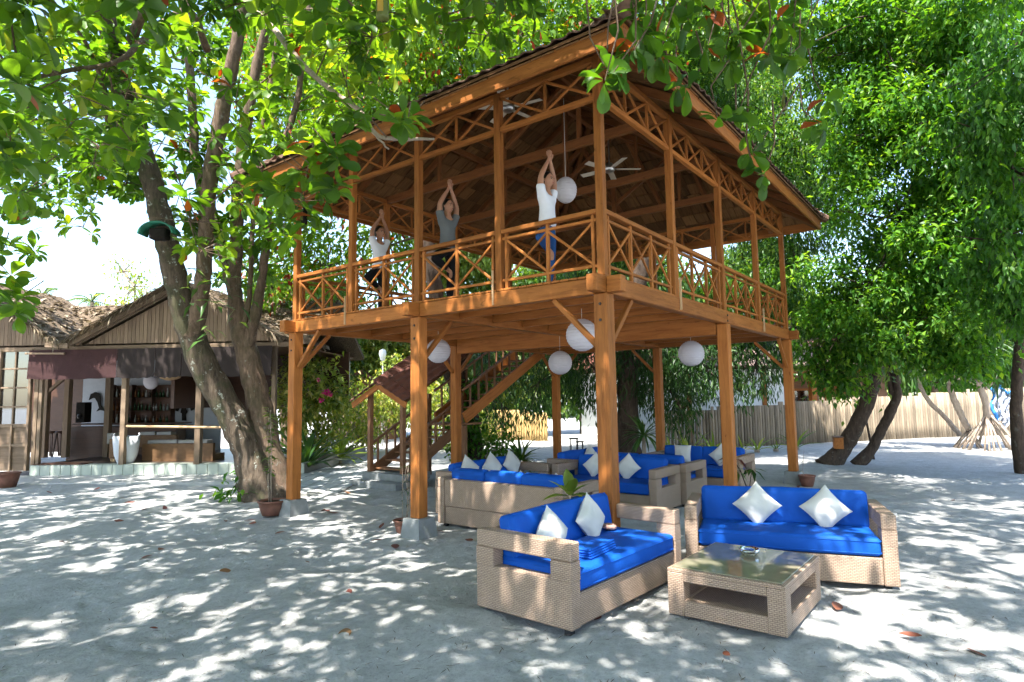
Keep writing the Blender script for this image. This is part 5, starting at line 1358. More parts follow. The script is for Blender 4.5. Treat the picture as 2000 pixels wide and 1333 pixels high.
# ================================================================== paved path
pth = MB(); c0, c1 = Vector((1.3, 7.9, 0)), Vector((4.9, 10.6, 0)); pd = (c1-c0).normalized(); pn = Vector((-pd.y, pd.x, 0))
pa = link('path', MB().b2(0, 1, 0, 1, 0, 1).mesh('path', 'concrete')); bpy.data.objects.remove(pa)
pp = MB(); pp.box((0, 0, 0), (4.6, 1.9, .06)); path = pp.build('path', 'grout', None, False, tuple((c0+c1)/2+Vector((0, 0, -.012))), math.atan2(pd.y, pd.x)); tag(path, 'grey paved path leading past the stairs', None, None, 'structure')
M['paver'] = plain('grey paver', (.38, .40, .40), .85, .2, 5., .3)
pm = [MB().box((0, 0, 0), (.40, .285, .03), None, .008).mesh('paver', 'paver')]
for i in range(11):
    for j in range(6):
        link('paver', pm[0], path, (-2.08+i*.415+(.2 if j % 2 else 0), -.79+j*.31, .031+rnd.uniform(-.003, .004)))
# ================================================================== fences
M['bamboo_grey'] = wood('bleached bamboo', (.31, .25, .18), (.19, .145, .10), .75, .75, 1., .15)
M['bamboo_yellow'] = wood('yellow bamboo', (.52, .36, .15), (.38, .24, .09), .6, .45, 1., .25)
def zat(p, v):
    """height at which the upright through ground point p meets image row v"""
    lo, hi = -1., 12.
    for _ in range(40):
        m = (lo+hi)/2
        if PR((p.x, p.y, m))[1] > v: lo = m
        else: hi = m
    return lo
def fence(label, pts, mat, dx, r, name='bamboo_fence', nmax=400, lean=.0):
    """pts: (u, v_ground, v_top)"""
    b0 = G(pts[0][0], pts[0][1]); t = thing(name, label, 'fence', tuple(b0)); cnt = 0; sh = {}
    for (u0, v0, w0), (u1, v1, w1) in zip(pts, pts[1:]):
        a, b = G(u0, v0), G(u1, v1); za, zb = zat(a, w0), zat(b, w1); n = int((b-a).length/dx)
        for k in range(n):
            f = (k+.5)/n; p = a.lerp(b, f); h = za+(zb-za)*f+rnd.uniform(-.05, .04)
            key = (round(h*8)/8)
            if key not in sh: m = MB(); m.tube([(0, 0, 0), (key*.33, 0, 0), (key*.66, 0, 0), (key, 0, 0)], [r, r*.96, r*1.02, r*.92], 7); sh[key] = m.mesh('pole', mat, True)
            o = link('pole', sh[key], t, tuple(p-b0+Vector((0, 0, -.04)))); o.rotation_euler = (0, -PI/2+rnd.gauss(0, lean), rnd.uniform(0, 6.28)); cnt += 1
        for zf in (.25, .85):
            q0, q1 = a-b0+Vector((0, 0, za*zf)), b-b0+Vector((0, 0, zb*zf)); off = (b-a).cross(Vector((0, 0, 1))).normalized()*.05*(-1)
            beam('fence_rail', q0+off, q1+off, .04, .05, mat, t)
    return cnt
n = fence('long bleached bamboo pole fence behind the right side of the pavilion', [(1290, 876, 800), (1380, 876, 796), (1470, 872, 790), (1580, 866, 782), (1720, 860, 770)], 'bamboo_grey', .118, .057)
n = fence('brown bamboo pole fence in tree shade behind the pandanus', [(1720, 860, 772), (1800, 856, 768), (1900, 852, 762), (2020, 848, 754)], 'bamboo_grey', .13, .063); 
n = fence('golden bamboo fence behind the drooping tree', [(925, 858, 802), (1000, 860, 800), (1070, 862, 806)], 'bamboo_yellow', .13, .062)
n = fence('ragged pale stick fence beyond the garden shrubs', [(618, 868, 812), (690, 866, 808), (760, 864, 812)], 'bamboo_grey', .12, .028, 'stick_fence', lean=.05)
# ================================================================== villa with white wall and tiled roof behind the fence
vb = G(1560, 866); vd = (G(1800, 858)-G(1400, 874)); vd.z = 0; vd.normalize(); vn = Vector((-vd.y, vd.x, 0))
if vn.dot(FWD) < 0: vn = -vn
VO = vb+vn*2.; vrz = math.atan2(vd.y, vd.x); vil = thing('villa', 'white-walled villa with brown tiled roof behind the bamboo fence', 'building', tuple(VO), vrz)
sgn = 1 if Vector((-vd.y, vd.x, 0)).dot(vn) > 0 else -1
def vbx(x0, x1, y0, y1, z0, z1, name, mat): 
    a, b = sorted((y0*sgn, y1*sgn)); return MB().b2(x0, x1, a, b, z0, z1).build(name, mat, vil)
vbx(-6, 1.5, 0, 5, 0, 2.9, 'wall', 'white_wall')
for x in (-5.9, -3.4, .1, 1.45): vbx(x-.1, x+.1, -.06, .03, 0, 2.9, 'pillar', 'wood')
vbx(1.6, 8, 1.5, 5, 0, 2.7, 'wall', 'wood_stair')
for x in (2.6, 4.2, 5.8): vbx(x-.12, x+.12, .0, .2, 0, 2.7, 'pillar', 'wood')
vbx(1.2, 7.5, -.3, .3, 2.72, 2.9, 'beam', 'wood')
w_ = vbx(2.0, 3.6, 1.42, 1.49, .9, 2.1, 'window', 'wood'); MB().b2(2.1, 3.5, min(1.40*sgn, 1.41*sgn), max(1.40*sgn, 1.41*sgn), 1., 2.).build('pane', 'pane', w_)
w_ = vbx(4.4, 5.6, 1.42, 1.49, .2, 2.2, 'door', 'wood'); 
rfm = MB(); z0, z1 = 2.85, 5.4; A = [Vector((x, y*sgn, z)) for x, y, z in ((-6.8, -.8, z0), (8.6, -.8, z0), (6., 2.5, z1), (-4.2, 2.5, z1), (8.6, 5.8, z0), (-6.8, 5.8, z0))]
th = Vector((0, 0, .12)); fs = [(0, 1, 2, 3), (4, 5, 3, 2), (1, 4, 2), (5, 0, 3), (0, 5, 4, 1)]
rfm.add([a+th for a in A], fs); vroof = rfm.build('roof', 'roof_tile', vil)
M['villa_tile'] = plain('weathered brown tile', (.22, .15, .12), .85, .35, 5., .3)
cm = {}
for i in range(11):
    t = (i+.5)/11; y = -.85+3.3*t; z = z0+.15+(z1-z0)*t; xa, xb = -6.8+2.6*t, 8.6-2.6*t
    n = int((xb-xa)/.26)
    if 'm' not in cm: cm['m'] = MB().box((0, 0, 0), (.25, .36, .03), Matrix.Rotation(math.atan2(z1-z0, 3.3)*sgn, 3, 'X'), .008).mesh('roof_tile', 'villa_tile')
    for k in range(n):
        if -5.2 < xa+(xb-xa)*(k+.5)/n < 2.2 or i < 4: link('roof_tile', cm['m'], vroof, (xa+(xb-xa)*(k+.5)/n, y*sgn, z+rnd.uniform(-.01, .012)))
# little hut in the garden beyond the stairs
HB = G(655, 868)+(FWD*Vector((1, 1, 0))).normalized()*3.0; hr = math.atan2(RGT.y, RGT.x); hut = thing('garden_hut', 'small bamboo-walled hut with a red-brown gable roof among the shrubs', 'hut', tuple(HB), hr)
dh = PR(HB)[2]; kx = dh/FPX
def hx(u): return (u-655)*kx
def hz_(v): return zat(HB, v)
for k in range(16):
    x0, x1 = hx(615)+(hx(735)-hx(615))*k/16, hx(615)+(hx(735)-hx(615))*(k+1)/16; xm = (x0+x1)/2; apx = hx(672)
    zt_ = hz_(782)+(hz_(736)-hz_(782))*((xm-hx(612))/(apx-hx(612)) if xm < apx else (hx(740)-xm)/(hx(740)-apx))
    beam('board', (xm, 0, -.1), (xm, 0, max(zt_, .5)), .03, x1-x0-.012, 'wood_stair', hut, (1, 0, 0))
for a, b in (((612, 760), (672, 728)), ((672, 728), (745, 776))):
    pa, pb = Vector((hx(a[0]), 0, hz_(a[1]))), Vector((hx(b[0]), 0, hz_(b[1]))); m = MB(); th = Vector((0, 0, .1))
    q = [pa+Vector((0, -.4, 0)), pb+Vector((0, -.4, 0)), pb+Vector((0, 3, 0)), pa+Vector((0, 3, 0))]
    m.add(q+[v+th for v in q], [(0, 3, 2, 1), (4, 5, 6, 7), (0, 1, 5, 4), (1, 2, 6, 5), (2, 3, 7, 6), (3, 0, 4, 7)]); m.build('roof', 'roof_tile', hut)
m = MB(); m.b2(hx(618), hx(735), .05, 2.8, 0, hz_(790)); m.build('wall', 'wood_stair', hut)
# slim lamp posts in the garden
M['lamp_glass'] = plain('milky lamp glass', (.8, .82, .84), .3, .03)
for u, v0, v1, d, lb in ((681, 850, 690, 24., 'slim grey garden lamp post with a milky glass head before the hut'), (747, 850, 694, 26., 'slim grey garden lamp post beside the small stair roof')):
    p = AT(u, 800, d); p.z = 0; t = thing('lamp_post', lb, 'lamp post', tuple(p), 0, 'garden lamp posts'); zt_ = zat(p, v1)
    MB().tube([(0, 0, 0), (0, 0, zt_-.2)], .035, 8).build('pole', 'grey_metal', t, True)
    MB().lathe([(.03, zt_-.25), (.10, zt_-.2), (.16, zt_+.05), (.13, zt_+.2), (0, zt_+.26)], n=14).build('lamp_head', 'lamp_glass', t, True)
# ================================================================== people
def _skinmat(name, c):
    t = NT(name); co = t.coord('Object', (1, 1, 1)); n = t.noise(co, 30., 3)
    p = t.bsdf(t.ramp(n, [(.3, tuple(x*.9 for x in c)), (.7, c)]), .5, None, .35); p.inputs['Subsurface Weight'].default_value = .08
    return t.done(p)
M['skin'] = _skinmat('skin', (.40, .20, .125)); M['hair'] = plain('black hair', (.012, .009, .008), .45, .3, 40., .4)
M['tee_white'] = _fabric('white t-shirt', (.70, .72, .80), .9, wr=.6); M['tee_grey'] = _fabric('grey t-shirt', (.13, .14, .15), .9, wr=.6)
M['jeans'] = _fabric('blue jeans', (.018, .075, .23), .9, wr=.5); M['black_trousers'] = _fabric('black trousers', (.008, .008, .01), .9, wr=.4)
M['eye'] = plain('eye', (.03, .02, .015), .3, .1); M['lip'] = plain('lip', (.30, .10, .08), .5, .1)
def skin_obj(name, verts, edges, radii, mat, parent, root=0, levels=2):
    me = bpy.data.meshes.new(name); me.from_pydata([Vector(v) for v in verts], edges, [])
    o = bpy.data.objects.new(name, me); COL.objects.link(o)
    m = o.modifiers.new('skin', 'SKIN'); m.use_smooth_shade = True; m.branch_smoothing = .6
    sv = me.skin_vertices[0].data
    for i, r in enumerate(radii): sv[i].radius = (r, r) if not hasattr(r, '__len__') else r; sv[i].use_root = (i == root)
    s = o.modifiers.new('sub', 'SUBSURF'); s.levels = levels; s.render_levels = levels
    dg = bpy.context.evaluated_depsgraph_get(); dg.update()
    new = bpy.data.meshes.new_from_object(o.evaluated_get(dg)); bpy.data.objects.remove(o)
    new.name = name; new.materials.clear(); new.materials.append(M[mat]); new.polygons.foreach_set('use_smooth', [True]*len(new.polygons))
    return link(name, new, parent)
def head_mesh(b, c, r, yaw=0.):
    """egg-shaped head with brow, nose, lips, chin and ears; faces -y"""
    n, m = 18, 24; vs = []; fs = []
    for i in range(n+1):
        th = PI*i/n
        for j in range(m):
            ph = 2*PI*j/m; x, y, z = math.sin(th)*math.cos(ph), math.sin(th)*math.sin(ph), math.cos(th)
            X_, Y_, Z_ = x*.80, y*.95, z*1.18
            if z < 0: X_ *= 1-.28*z*z; Y_ *= 1-.10*z*z
            f = max(0, -y)
            nose = math.exp(-((x/.13)**2+((z+.12)/.17)**2))*f*.22; brow = math.exp(-((x/.5)**2+((z-.18)/.10)**2))*f*.05
            eye = -(math.exp(-(((abs(x)-.33)/.14)**2+((z-.03)/.08)**2)))*f*.07; mouth = math.exp(-((x/.25)**2+((z+.48)/.08)**2))*f*.06; chin = math.exp(-((x/.25)**2+((z+.78)/.16)**2))*f*.08
            ear = math.exp(-((y/.16)**2+((z+.02)/.22)**2))*.12*(1 if abs(x) > .8 else 0)
            Y_ -= nose+brow+eye+mouth+chin; X_ += ear*(1 if x > 0 else -1)
            v = Vector((X_, Y_, Z_))*r; v = Matrix.Rotation(yaw, 3, 'Z') @ v; vs.append(Vector(c)+v)
    for i in range(n):
        for j in range(m): fs.append((i*m+j, (i+1)*m+j, (i+1)*m+(j+1) % m, i*m+(j+1) % m))
    b.add(vs, fs)
def person(label, x, y, rz, h, tee, trousers, hair_len, knee=(-.36, -.10, .60), yaw=0.):
    t = thing('person', label, 'person', (x, y, ZD+.005), rz); k = h/1.55
    S_ = lambda p: Vector(p)*k
    V = []; E = []; R = []
    def v(p, r, to=None):
        V.append(S_(p)); R.append(r*k if not hasattr(r, '__len__') else tuple(q*k for q in r))
        if to is not None: E.append((to, len(V)-1))
        return len(V)-1
    pel = v((0, .0, .86), (.135, .10)); sp = v((0, -.005, .99), (.105, .085), pel); ch = v((0, .0, 1.13), (.125, .095), sp); nb_ = v((0, .005, 1.25), (.07, .062), ch); nk_ = v((0, -.005, 1.31), .048, nb_); hd = v((0, -.01, 1.36), .045, nk_)
    # standing (left) leg
    a = v((.075, .0, .78), .085, pel); b_ = v((.06, -.01, .62), .072, a); b2_ = v((.05, -.015, .43), .052, b_); b3 = v((.045, .0, .27), .05, b2_); an = v((.045, .01, .09), .032, b3); ft_ = v((.045, -.03, .035), .032, an); to_ = v((.045, -.13, .025), .026, ft_)
    # bent (right) leg, sole against the thigh
    a2_ = v((-.08, -.0, .78), .085, pel); kn = v(((knee[0]-.08)/2, knee[1]/2-.01, (knee[2]+.78)/2), .072, a2_); kk = v(knee, .056, kn); sh = v(((knee[0]-.02)/2, knee[1]*.6-.02, .545), .05, kk); ak = v((-.06, -.05, .50), .034, sh); tf = v((-.005, -.07, .46), .03, ak); tf2 = v((.0, -.06, .37), .024, tf)
    for s_ in (-1, 1):
        shd = v((s_*.135, .0, 1.245), .058, nb_); ua = v((s_*.165, -.01, 1.345), .045, shd); el = v((s_*.172, -.02, 1.46), .038, ua); fa = v((s_*.11, -.035, 1.57), .034, el); wr = v((s_*.036, -.05, 1.685), .023, fa)
        pm_ = v((s_*.017, -.05, 1.735), (.016, .033), wr); pk = v((s_*.014, -.05, 1.77), (.013, .034), pm_)
        for q, (dy, L_) in enumerate(((-.028, .062), (-.010, .078), (.010, .082), (.028, .072))):
            f1 = v((s_*.013, -.05+dy, 1.775+L_*.35), .0085, pk); f2 = v((s_*.010, -.05+dy*1.05, 1.775+L_), .0068, f1)
        t1 = v((s_*.020, -.085, 1.745), .010, pm_); t2 = v((s_*.015, -.10, 1.79), .008, t1)
    body = skin_obj('body', V, E, R, 'skin', t, 0, 2)
    # head joined onto the body mesh so that the figure is one mesh
    hb = MB(); hc = S_((0, -.012, 1.445)); head_mesh(hb, hc, .095*k, yaw); hb.tube([S_((0, .0, 1.28)), S_((0, -.005, 1.40))], [.05*k, .047*k], 10)
    hm = hb.mesh('head', 'skin', True)
    import bmesh
    bm = bmesh.new(); bm.from_mesh(body.data); bm.from_mesh(hm); bm.to_mesh(body.data); bm.free(); body.data.polygons.foreach_set('use_smooth', [True]*len(body.data.polygons))
    rot = Matrix.Rotation(yaw, 3, 'Z')
    for s_ in (-1, 1): MB().sphere(hc+rot @ (Vector((s_*.030, -.083, .004))*k), .0085*k, 5, (1.3, .7, .7)).build('eye', 'eye', body, True); MB().bar(hc+rot @ (Vector((s_*.014, -.093, .022))*k), hc+rot @ (Vector((s_*.046, -.078, .022))*k), .006, .006).build('eyebrow', 'hair', body)
    MB().sphere(hc+rot @ (Vector((0, -.094, -.047))*k), .014*k, 5, (1.3, .5, .45)).build('lips', 'lip', body, True)
    # hair: cap over the back and top of the skull plus tail or bun
    hr_ = MB(); n, m = 12, 24; vs = []; fs = []
    for i in range(n+1):
        for j in range(m):
            ph = 2*PI*j/m; front = max(0, -math.sin(ph)); thm = PI*(.70-.46*front**.6) ; th = thm*i/n
            q = Vector((math.sin(th)*math.cos(ph)*.80, math.sin(th)*math.sin(ph)*.96, math.cos(th)*1.18))*.104*k
            vs.append(hc+rot @ (q+Vector((0, .006, .004))*k))
    for i in range(n):
        for j in range(m): fs.append((i*m+j, (i+1)*m+j, (i+1)*m+(j+1) % m, i*m+(j+1) % m))
    hr_.add(vs, fs)
    if hair_len: hr_.tube([hc+rot @ (Vector((.0, .085, .03))*k), hc+rot @ (Vector((.02, .125, -.03))*k), hc+rot @ (Vector((.05, .10, -.14))*k), hc+rot @ (Vector((.08, .07, -hair_len))*k)], [.035*k, .04*k, .035*k, .012*k], 10)
    else: hr_.sphere(hc+rot @ (Vector((0, .10, .02))*k), .045*k, 7)
    hr_.build('hair', 'hair', body, True)
    # clothes
    V, E, R = [], [], []
    p0 = v((0, 0, .80), (.150, .122)); p1 = v((0, -.003, .90), (.145, .115), p0); p2 = v((0, -.005, 1.0), (.128, .105), p1); p3 = v((0, -.004, 1.12), (.145, .118), p2); p4 = v((0, .003, 1.225), (.10, .08), p3); p5 = v((0, .004, 1.275), (.068, .062), p4)
    for s_ in (-1, 1): q1 = v((s_*.13, .0, 1.24), .072, p4); q2 = v((s_*.162, -.008, 1.325), .064, q1); q3 = v((s_*.17, -.012, 1.365), .062, q2)
    skin_obj('t_shirt', V, E, R, tee, body, 0, 2)
    V, E, R = [], [], []
    p0 = v((0, .0, .88), (.142, .112)); p1 = v((0, .0, .82), (.143, .112), p0)
    a = v((.075, .0, .76), .093, p1); b_ = v((.06, -.01, .60), .08, a); c = v((.05, -.015, .42), .062, b_); d = v((.045, .0, .26), .06, c); e = v((.045, .008, .09), .045, d)
    a = v((-.08, .0, .77), .093, p1); b_ = v(((knee[0]-.08)/2, knee[1]/2-.01, (knee[2]+.78)/2), .08, a); c = v(knee, .064, b_); d = v(((knee[0]-.02)/2, knee[1]*.6-.02, .545), .058, c); e = v((-.075, -.05, .505), .044, d)
    skin_obj('trousers', V, E, R, trousers, body, 0, 2)
    return t
person('barefoot person in white t-shirt and blue jeans, arms joined overhead, by the lantern', .42, 1.02, .05, 1.53, 'tee_white', 'jeans', 0, yaw=.0)
person('person in grey t-shirt and black trousers, arms joined overhead, between two upper posts', .45, 2.80, -.05, 1.55, 'tee_grey', 'black_trousers', .30)
person('person in white t-shirt and black trousers, arms joined overhead, farthest along the railing', .72, 4.62, 0., 1.53, 'tee_white', 'black_trousers', 0)
# ================================================================== plants, pots and small things
def blades(name, parent, base, n, length, mat, el=(.3, 1.3), tpl=T_STRAP, spread=.05, width=1., tint=(.5, .25), seed=0):
    g = random.Random(seed+n); P = []; Dr = []; S = []; R = []
    for k in range(n):
        a = k*2.4+g.uniform(-.3, .3); e = el[0]+(el[1]-el[0])*(k+.5)/n
        P.append((base[0]+spread*math.cos(a), base[1]+spread*math.sin(a), base[2]+.02*k/n)); Dr.append((math.cos(a)*math.cos(e), math.sin(a)*math.cos(e), math.sin(e))); S.append(g.uniform(*length)); R.append(min(1, max(0, g.gauss(*tint))))
    tp = (tpl[0]*np.array([1, width, 1]), tpl[1])
    fr = frames(np.array(Dr), roll=np.array([g.gauss(0, .15) for _ in P]))
    for i in range(n): leaf_obj(name+mat+str(width)+str(len(tpl[0])), tp, mat, P[i], fr[i], S[i], R[i], parent, 'leaf')
def pot(label, u, v, dia, h, plant=None, name='potted_plant'):
    p = G(u, v); t = thing(name, label, 'pot' if plant is None else 'plant', tuple(p), 0, 'terracotta pots on the sand')
    r = dia/2
    MB().lathe([(0, 0), (r*.72, 0), (r*.95, h*.55), (r, h*.86), (r*1.1, h*.88), (r*1.1, h), (r*.98, h), (r*.9, h*.85), (0, h*.82)], n=22).build('pot', 'terracotta', t, True)
    MB().lathe([(0, h*.88), (r*.93, h*.86)], n=18).build('soil', 'dark', t)
    return t, p
def sapling(t, z0, height, n, size, seed, mat='leaf_far', lean=(0, 0), tpl=T_OVAL_HI, stems=3, r=.008, top=.3):
    g = random.Random(seed)
    for s_ in range(stems):
        a = g.uniform(0, 6.28); q = Vector((.05*math.cos(a), .05*math.sin(a), z0)); pts = [q]
        hh = height*g.uniform(.75, 1.)
        for k in range(1, 5): pts.append(q+Vector((lean[0]*k/4+g.gauss(0, .03), lean[1]*k/4+g.gauss(0, .03), hh*k/4)))
        MB().tube(pts, [r, r*.9, r*.8, r*.6, r*.4], 6).build('stem', 'bark_pale', t, True)
        for k in range(n//stems):
            f = g.uniform(top, 1.); i = min(3, int(f*4)); b = pts[i].lerp(pts[i+1], f*4-i); an = g.uniform(0, 6.28)
            d = np.array([[math.cos(an), math.sin(an), g.uniform(-.3, .5)]]); leaf_obj('sap'+mat, tpl, mat, tuple(b), frames(d)[0], g.uniform(*size), min(1, max(0, g.gauss(.6, .2))), t, 'leaf')
t, p = pot('terracotta pot with a tall leafy sapling at the foot of the left post', 531, 1006, .42, .24, 1); sapling(t, .2, 1.75, 90, (.07, .14), 3, 'leaf_far', (-.05, .02), T_OVAL_HI, 4)
t, p = pot('terracotta pot with a thin feathery plant beside the left middle post', 791, 1042, .30, .19, 1); sapling(t, .15, .9, 48, (.05, .10), 5, 'leaf_dark', (.02, 0), T_LANCE, 5, .006)
t, p = pot('dark brown pot standing alone at the far left edge', 14, 952, .45, .34, None, 'flower_pot')
t, p = pot('small dark pot with one thin twig behind the right corner post', 1577, 950, .30, .22, 1); sapling(t, .18, .55, 4, (.04, .07), 8, 'leaf_dark', (0, 0), T_LANCE, 1, .005)
p = G(1158, 1010); p = Vector((.18, .62, 0)); t = thing('dumb_cane_plant', 'light green variegated leafy plant between the near sofa and the corner post', 'plant', tuple(p)); MB().lathe([(0, 0), (.10, 0), (.14, .22), (.12, .22), (0, .2)], n=16).build('pot', 'terracotta', t, True)
MB().tube([(0, 0, .18), (.0, .0, .5), (.01, .0, .72)], [.018, .015, .01], 8).build('stem', 'bark_pale', t, True); blades('dumb', t, (0, 0, .70), 9, (.22, .34), 'leaf_yellow', (.0, 1.25), T_OVAL_HI, .02, .85, (.35, .2), 1); blades('dumb', t, (0, 0, .45), 5, (.2, .3), 'leaf_yellow', (-.5, .2), T_OVAL_HI, .02, .8, (.4, .2), 2)
p = AT(1462, 960, 10.2); p.z = 0; t = thing('drooping_plant', 'thin stemmed plant with drooping dark leaves beside the right middle post', 'plant', tuple(p)); q = [(0, 0, 0), (.02, .02, .3), (-.06, .1, .62), (-.16, .16, .78)]
MB().tube(q, [.012, .01, .009, .006], 6).build('stem', 'bark_dark', t, True); MB().tube([(0, 0, .2), (.05, -.03, .5), (.08, -.05, .62)], [.008, .007, .005], 6).build('stem', 'bark_dark', t, True)
blades('droop', t, (-.16, .16, .80), 11, (.22, .36), 'leaf_dry', (-.9, .5), T_LANCE, .02, 1.1, (.3, .3), 4); blades('droop', t, (.08, -.05, .62), 7, (.16, .26), 'leaf_dark', (-.8, .3), T_LANCE, .02, 1.3, (.5, .2), 5); blades('droop', t, (-.14, .14, .62), 6, (.16, .24), 'leaf_strap', (-1., .2), T_LANCE, .02, 1.3, (.8, .2), 6)
# agaves and strap-leaved plants
def rosette_plant(name, label, u, v, dep, n, length, mat, el, width, h0=0., tint=(.4, .2), seed=0, base=None):
    p = AT(u, v, dep) if dep else G(u, v)
    p.z = 0; t = thing(name, label, 'plant', tuple(p))
    if h0 > .02: MB().tube([(0, 0, 0), (0, 0, h0)], [.07, .05], 8).build('stem', 'bark_pale', t, True)
    else: MB().lathe([(.09, 0), (.07, .1), (0, .16)], n=10).build('stem', 'bark_pale', t, True)
    blades(name, t, (0, 0, h0+.05), n, length, mat, el, T_STRAP, .05, width, tint, seed); return t
rosette_plant('agave', 'large dark spiky agave behind the left post', 592, 925, 16.2, 24, (1.2, 1.7), 'leaf_strap', (.45, 1.4), 1.1, 0., (.12, .12), 1)
rosette_plant('agave', 'smaller pale green spiky agave right of the large dark one', 664, 905, 18.4, 22, (.7, 1.0), 'leaf_yellow', (.2, 1.35), 1.3, .1, (.3, .15), 2)
rosette_plant('cordyline', 'tall strap-leaved cordyline behind the shaded sofas', 1258, 880, 16.8, 34, (.5, .85), 'leaf_strap', (-.6, 1.35), 1.1, .75, (.55, .2), 3)
rosette_plant('bromeliad', 'pale strap-leaved clump left of the back post', 1018, 890, 15.6, 40, (.4, .8), 'leaf_strap', (-.5, 1.4), 1., .25, (.75, .2), 4)
rosette_plant('cordyline', 'yellow-green strap-leaved plant beside the vine-covered trunk', 952, 880, 17.5, 24, (.5, .8), 'leaf_yellow', (-.2, 1.3), 1., .6, (.3, .2), 5)
for k, (u, v, d, n, ln, m_) in enumerate(((1345, 868, 19., 12, (.5, .9), 'leaf_yellow'), (1390, 865, 19.6, 14, (.5, .8), 'leaf_yellow'), (1310, 872, 18.6, 10, (.5, .8), 'leaf_yellow'), (1450, 866, 20, 9, (.3, .55), 'leaf_yellow'), (1478, 866, 20.2, 10, (.4, .7), 'leaf_yellow'), (1555, 862, 21., 9, (.5, .95), 'leaf_far'), (1515, 866, 20.4, 8, (.25, .4), 'leaf_far'))):
    rosette_plant('young_palm', ('young yellow-green palm seedling before the fence, behind the far sofa', 'bushy yellow-green seedling before the fence beside the right middle post', 'young seedling before the fence just right of the back post', 'low seedling before the fence right of the middle post', 'taller seedling before the fence, mid-way to the corner post', 'upright young palm just right of the right corner post', 'smallest seedling before the fence beside the right corner post')[k], u, v, d, n, ln, m_, (.3, 1.4), 1.1, 0., (.4, .2), 10+k)
# leafy bush by the vine-covered trunk
def bush(name, label, lumps, mat, dens, k, size, tpl=T_OVAL, droop=.3, tint=(.5, .2), stems=True, singles=0, cat='shrub', branch='bark_pale'):
    c0 = Vector(lumps[0][0]); root = Vector((c0.x, c0.y, 0)); t = thing(name, label, cat, tuple(root)); b4 = set(o.name for o in bpy.data.objects)
    P, Dr, S, R = lump_leaves(lumps, dens, k, size, droop, .5, tint, .13)
    ok = P[:, 2] > .03; P, Dr, S, R = P[ok], Dr[ok], S[ok], R[ok]
    crown_from(None, P, Dr, S, R, tpl, T_OVAL_HI, name, mat, singles, 0)
    if stems:
        tw = [((root.x, root.y, 0), c, .03, .015) for c, r, s in lumps]
        for c, r, s in lumps:
            for d in unit(7): tw.append((c, np.array(c)+d*r*.9, .014, .006))
        o = link('stem', twig_mesh('stem', [(np.array(a, float), np.array(b, float), c, d) for a, b, c, d in tw], branch)); o['kind'] = 'stuff'
    reparent_new(t, b4); return t
bush('leafy_bush', 'dark green glossy bush at the foot of the vine-covered trunk', [L(968, 878, 15.2, .34), L(960, 900, 15.1, .25), L(985, 850, 15.3, .2)], 'leaf_glossy', 40, 6, (.09, .15), singles=30)
bush('tree_foot_plant', 'few large green leaves sprouting at the foot of the leaning trunk', [L(462, 955, 12., .12), L(452, 962, 12., .08)], 'leaf_glossy', 60, 4, (.14, .22), T_OVAL, singles=12, stems=False, cat='plant')
bush('garden_shrub', 'pale yellow-green frangipani shrub with pink flowers behind the left post', [L(600, 760, 19, .9), L(570, 800, 18.5, .7), L(630, 800, 19.5, .8), L(590, 700, 20, .6), L(650, 770, 20, .6)], 'leaf_yellow', 16, 6, (.12, .22), tint=(.55, .25), singles=10)
bush('garden_shrub', 'low yellow-green shrub before the stick fence', [L(640, 860, 19.5, .5), L(600, 870, 19, .45), L(690, 830, 21, .6), L(720, 850, 21.5, .45)], 'leaf_yellow', 18, 6, (.10, .18), tint=(.5, .25), singles=0)
bush('garden_shrub', 'tall loose yellow-green shrub behind the stair rail', [L(700, 790, 22, .9), L(750, 800, 23, .9), L(800, 790, 23, 1.), L(770, 740, 24, .8), L(850, 790, 24, .9)], 'leaf_yellow', 13, 6, (.12, .2), tint=(.5, .3), singles=0)
bush('garden_shrub', 'bright yellow-green shrub seen between the stairs and the back post', [L(860, 850, 23, .7), L(900, 800, 25, 1.), L(940, 830, 25, .6), L(840, 820, 23, .5)], 'leaf_yellow', 14, 6, (.12, .2), tint=(.5, .25))
fl = thing('flower_cluster', 'bright pink flower heads on the frangipani shrub', 'flower', tuple(AT(638, 770, 17.8)))
for k, (u, v) in enumerate(((634, 766), (644, 770), (627, 781), (622, 742), (640, 766))):
    c = AT(u, v, 17.8)-fl.location; r = .075 if k != 3 else .05
    d = unit(26); m = leaf_mesh('blossom', T_ROUND, np.array(c)+d*r*.4, frames(d), np.full(26, r), 'flower'); link('blossom', m, fl)
# pandanus with stilt roots at the far right
pn_ = thing('pandanus', 'grey branching pandanus with a skirt of stilt roots before the fence', 'tree', tuple(G(1925, 872))); b4 = set(o.name for o in bpy.data.objects)
d0 = 20.2
k1 = stem(None, [(1928, 815, d0, .12), (1926, 790, d0, .10), (1918, 765, d0, .095), (1912, 745, d0, .09)], 'bark_pale', 'trunk', 9)
for pts in ([(1912, 750, d0, .085), (1890, 742, d0, .07), (1860, 736, d0, .065), (1820, 728, d0, .06), (1790, 722, d0, .055), (1755, 714, d0, .05)], [(1912, 750, d0, .08), (1910, 720, d0, .07), (1912, 690, d0, .05)], [(1914, 750, d0, .07), (1935, 730, d0, .05), (1965, 710, d0, .04)], [(1925, 760, d0, .06), (1940, 745, d0, .05), (1970, 722, d0, .04)], [(1916, 720, d0, .05), (1930, 705, d0, .04), (1955, 690, d0, .03)]): stem(None, pts, 'bark_pale', 'limb', 8)
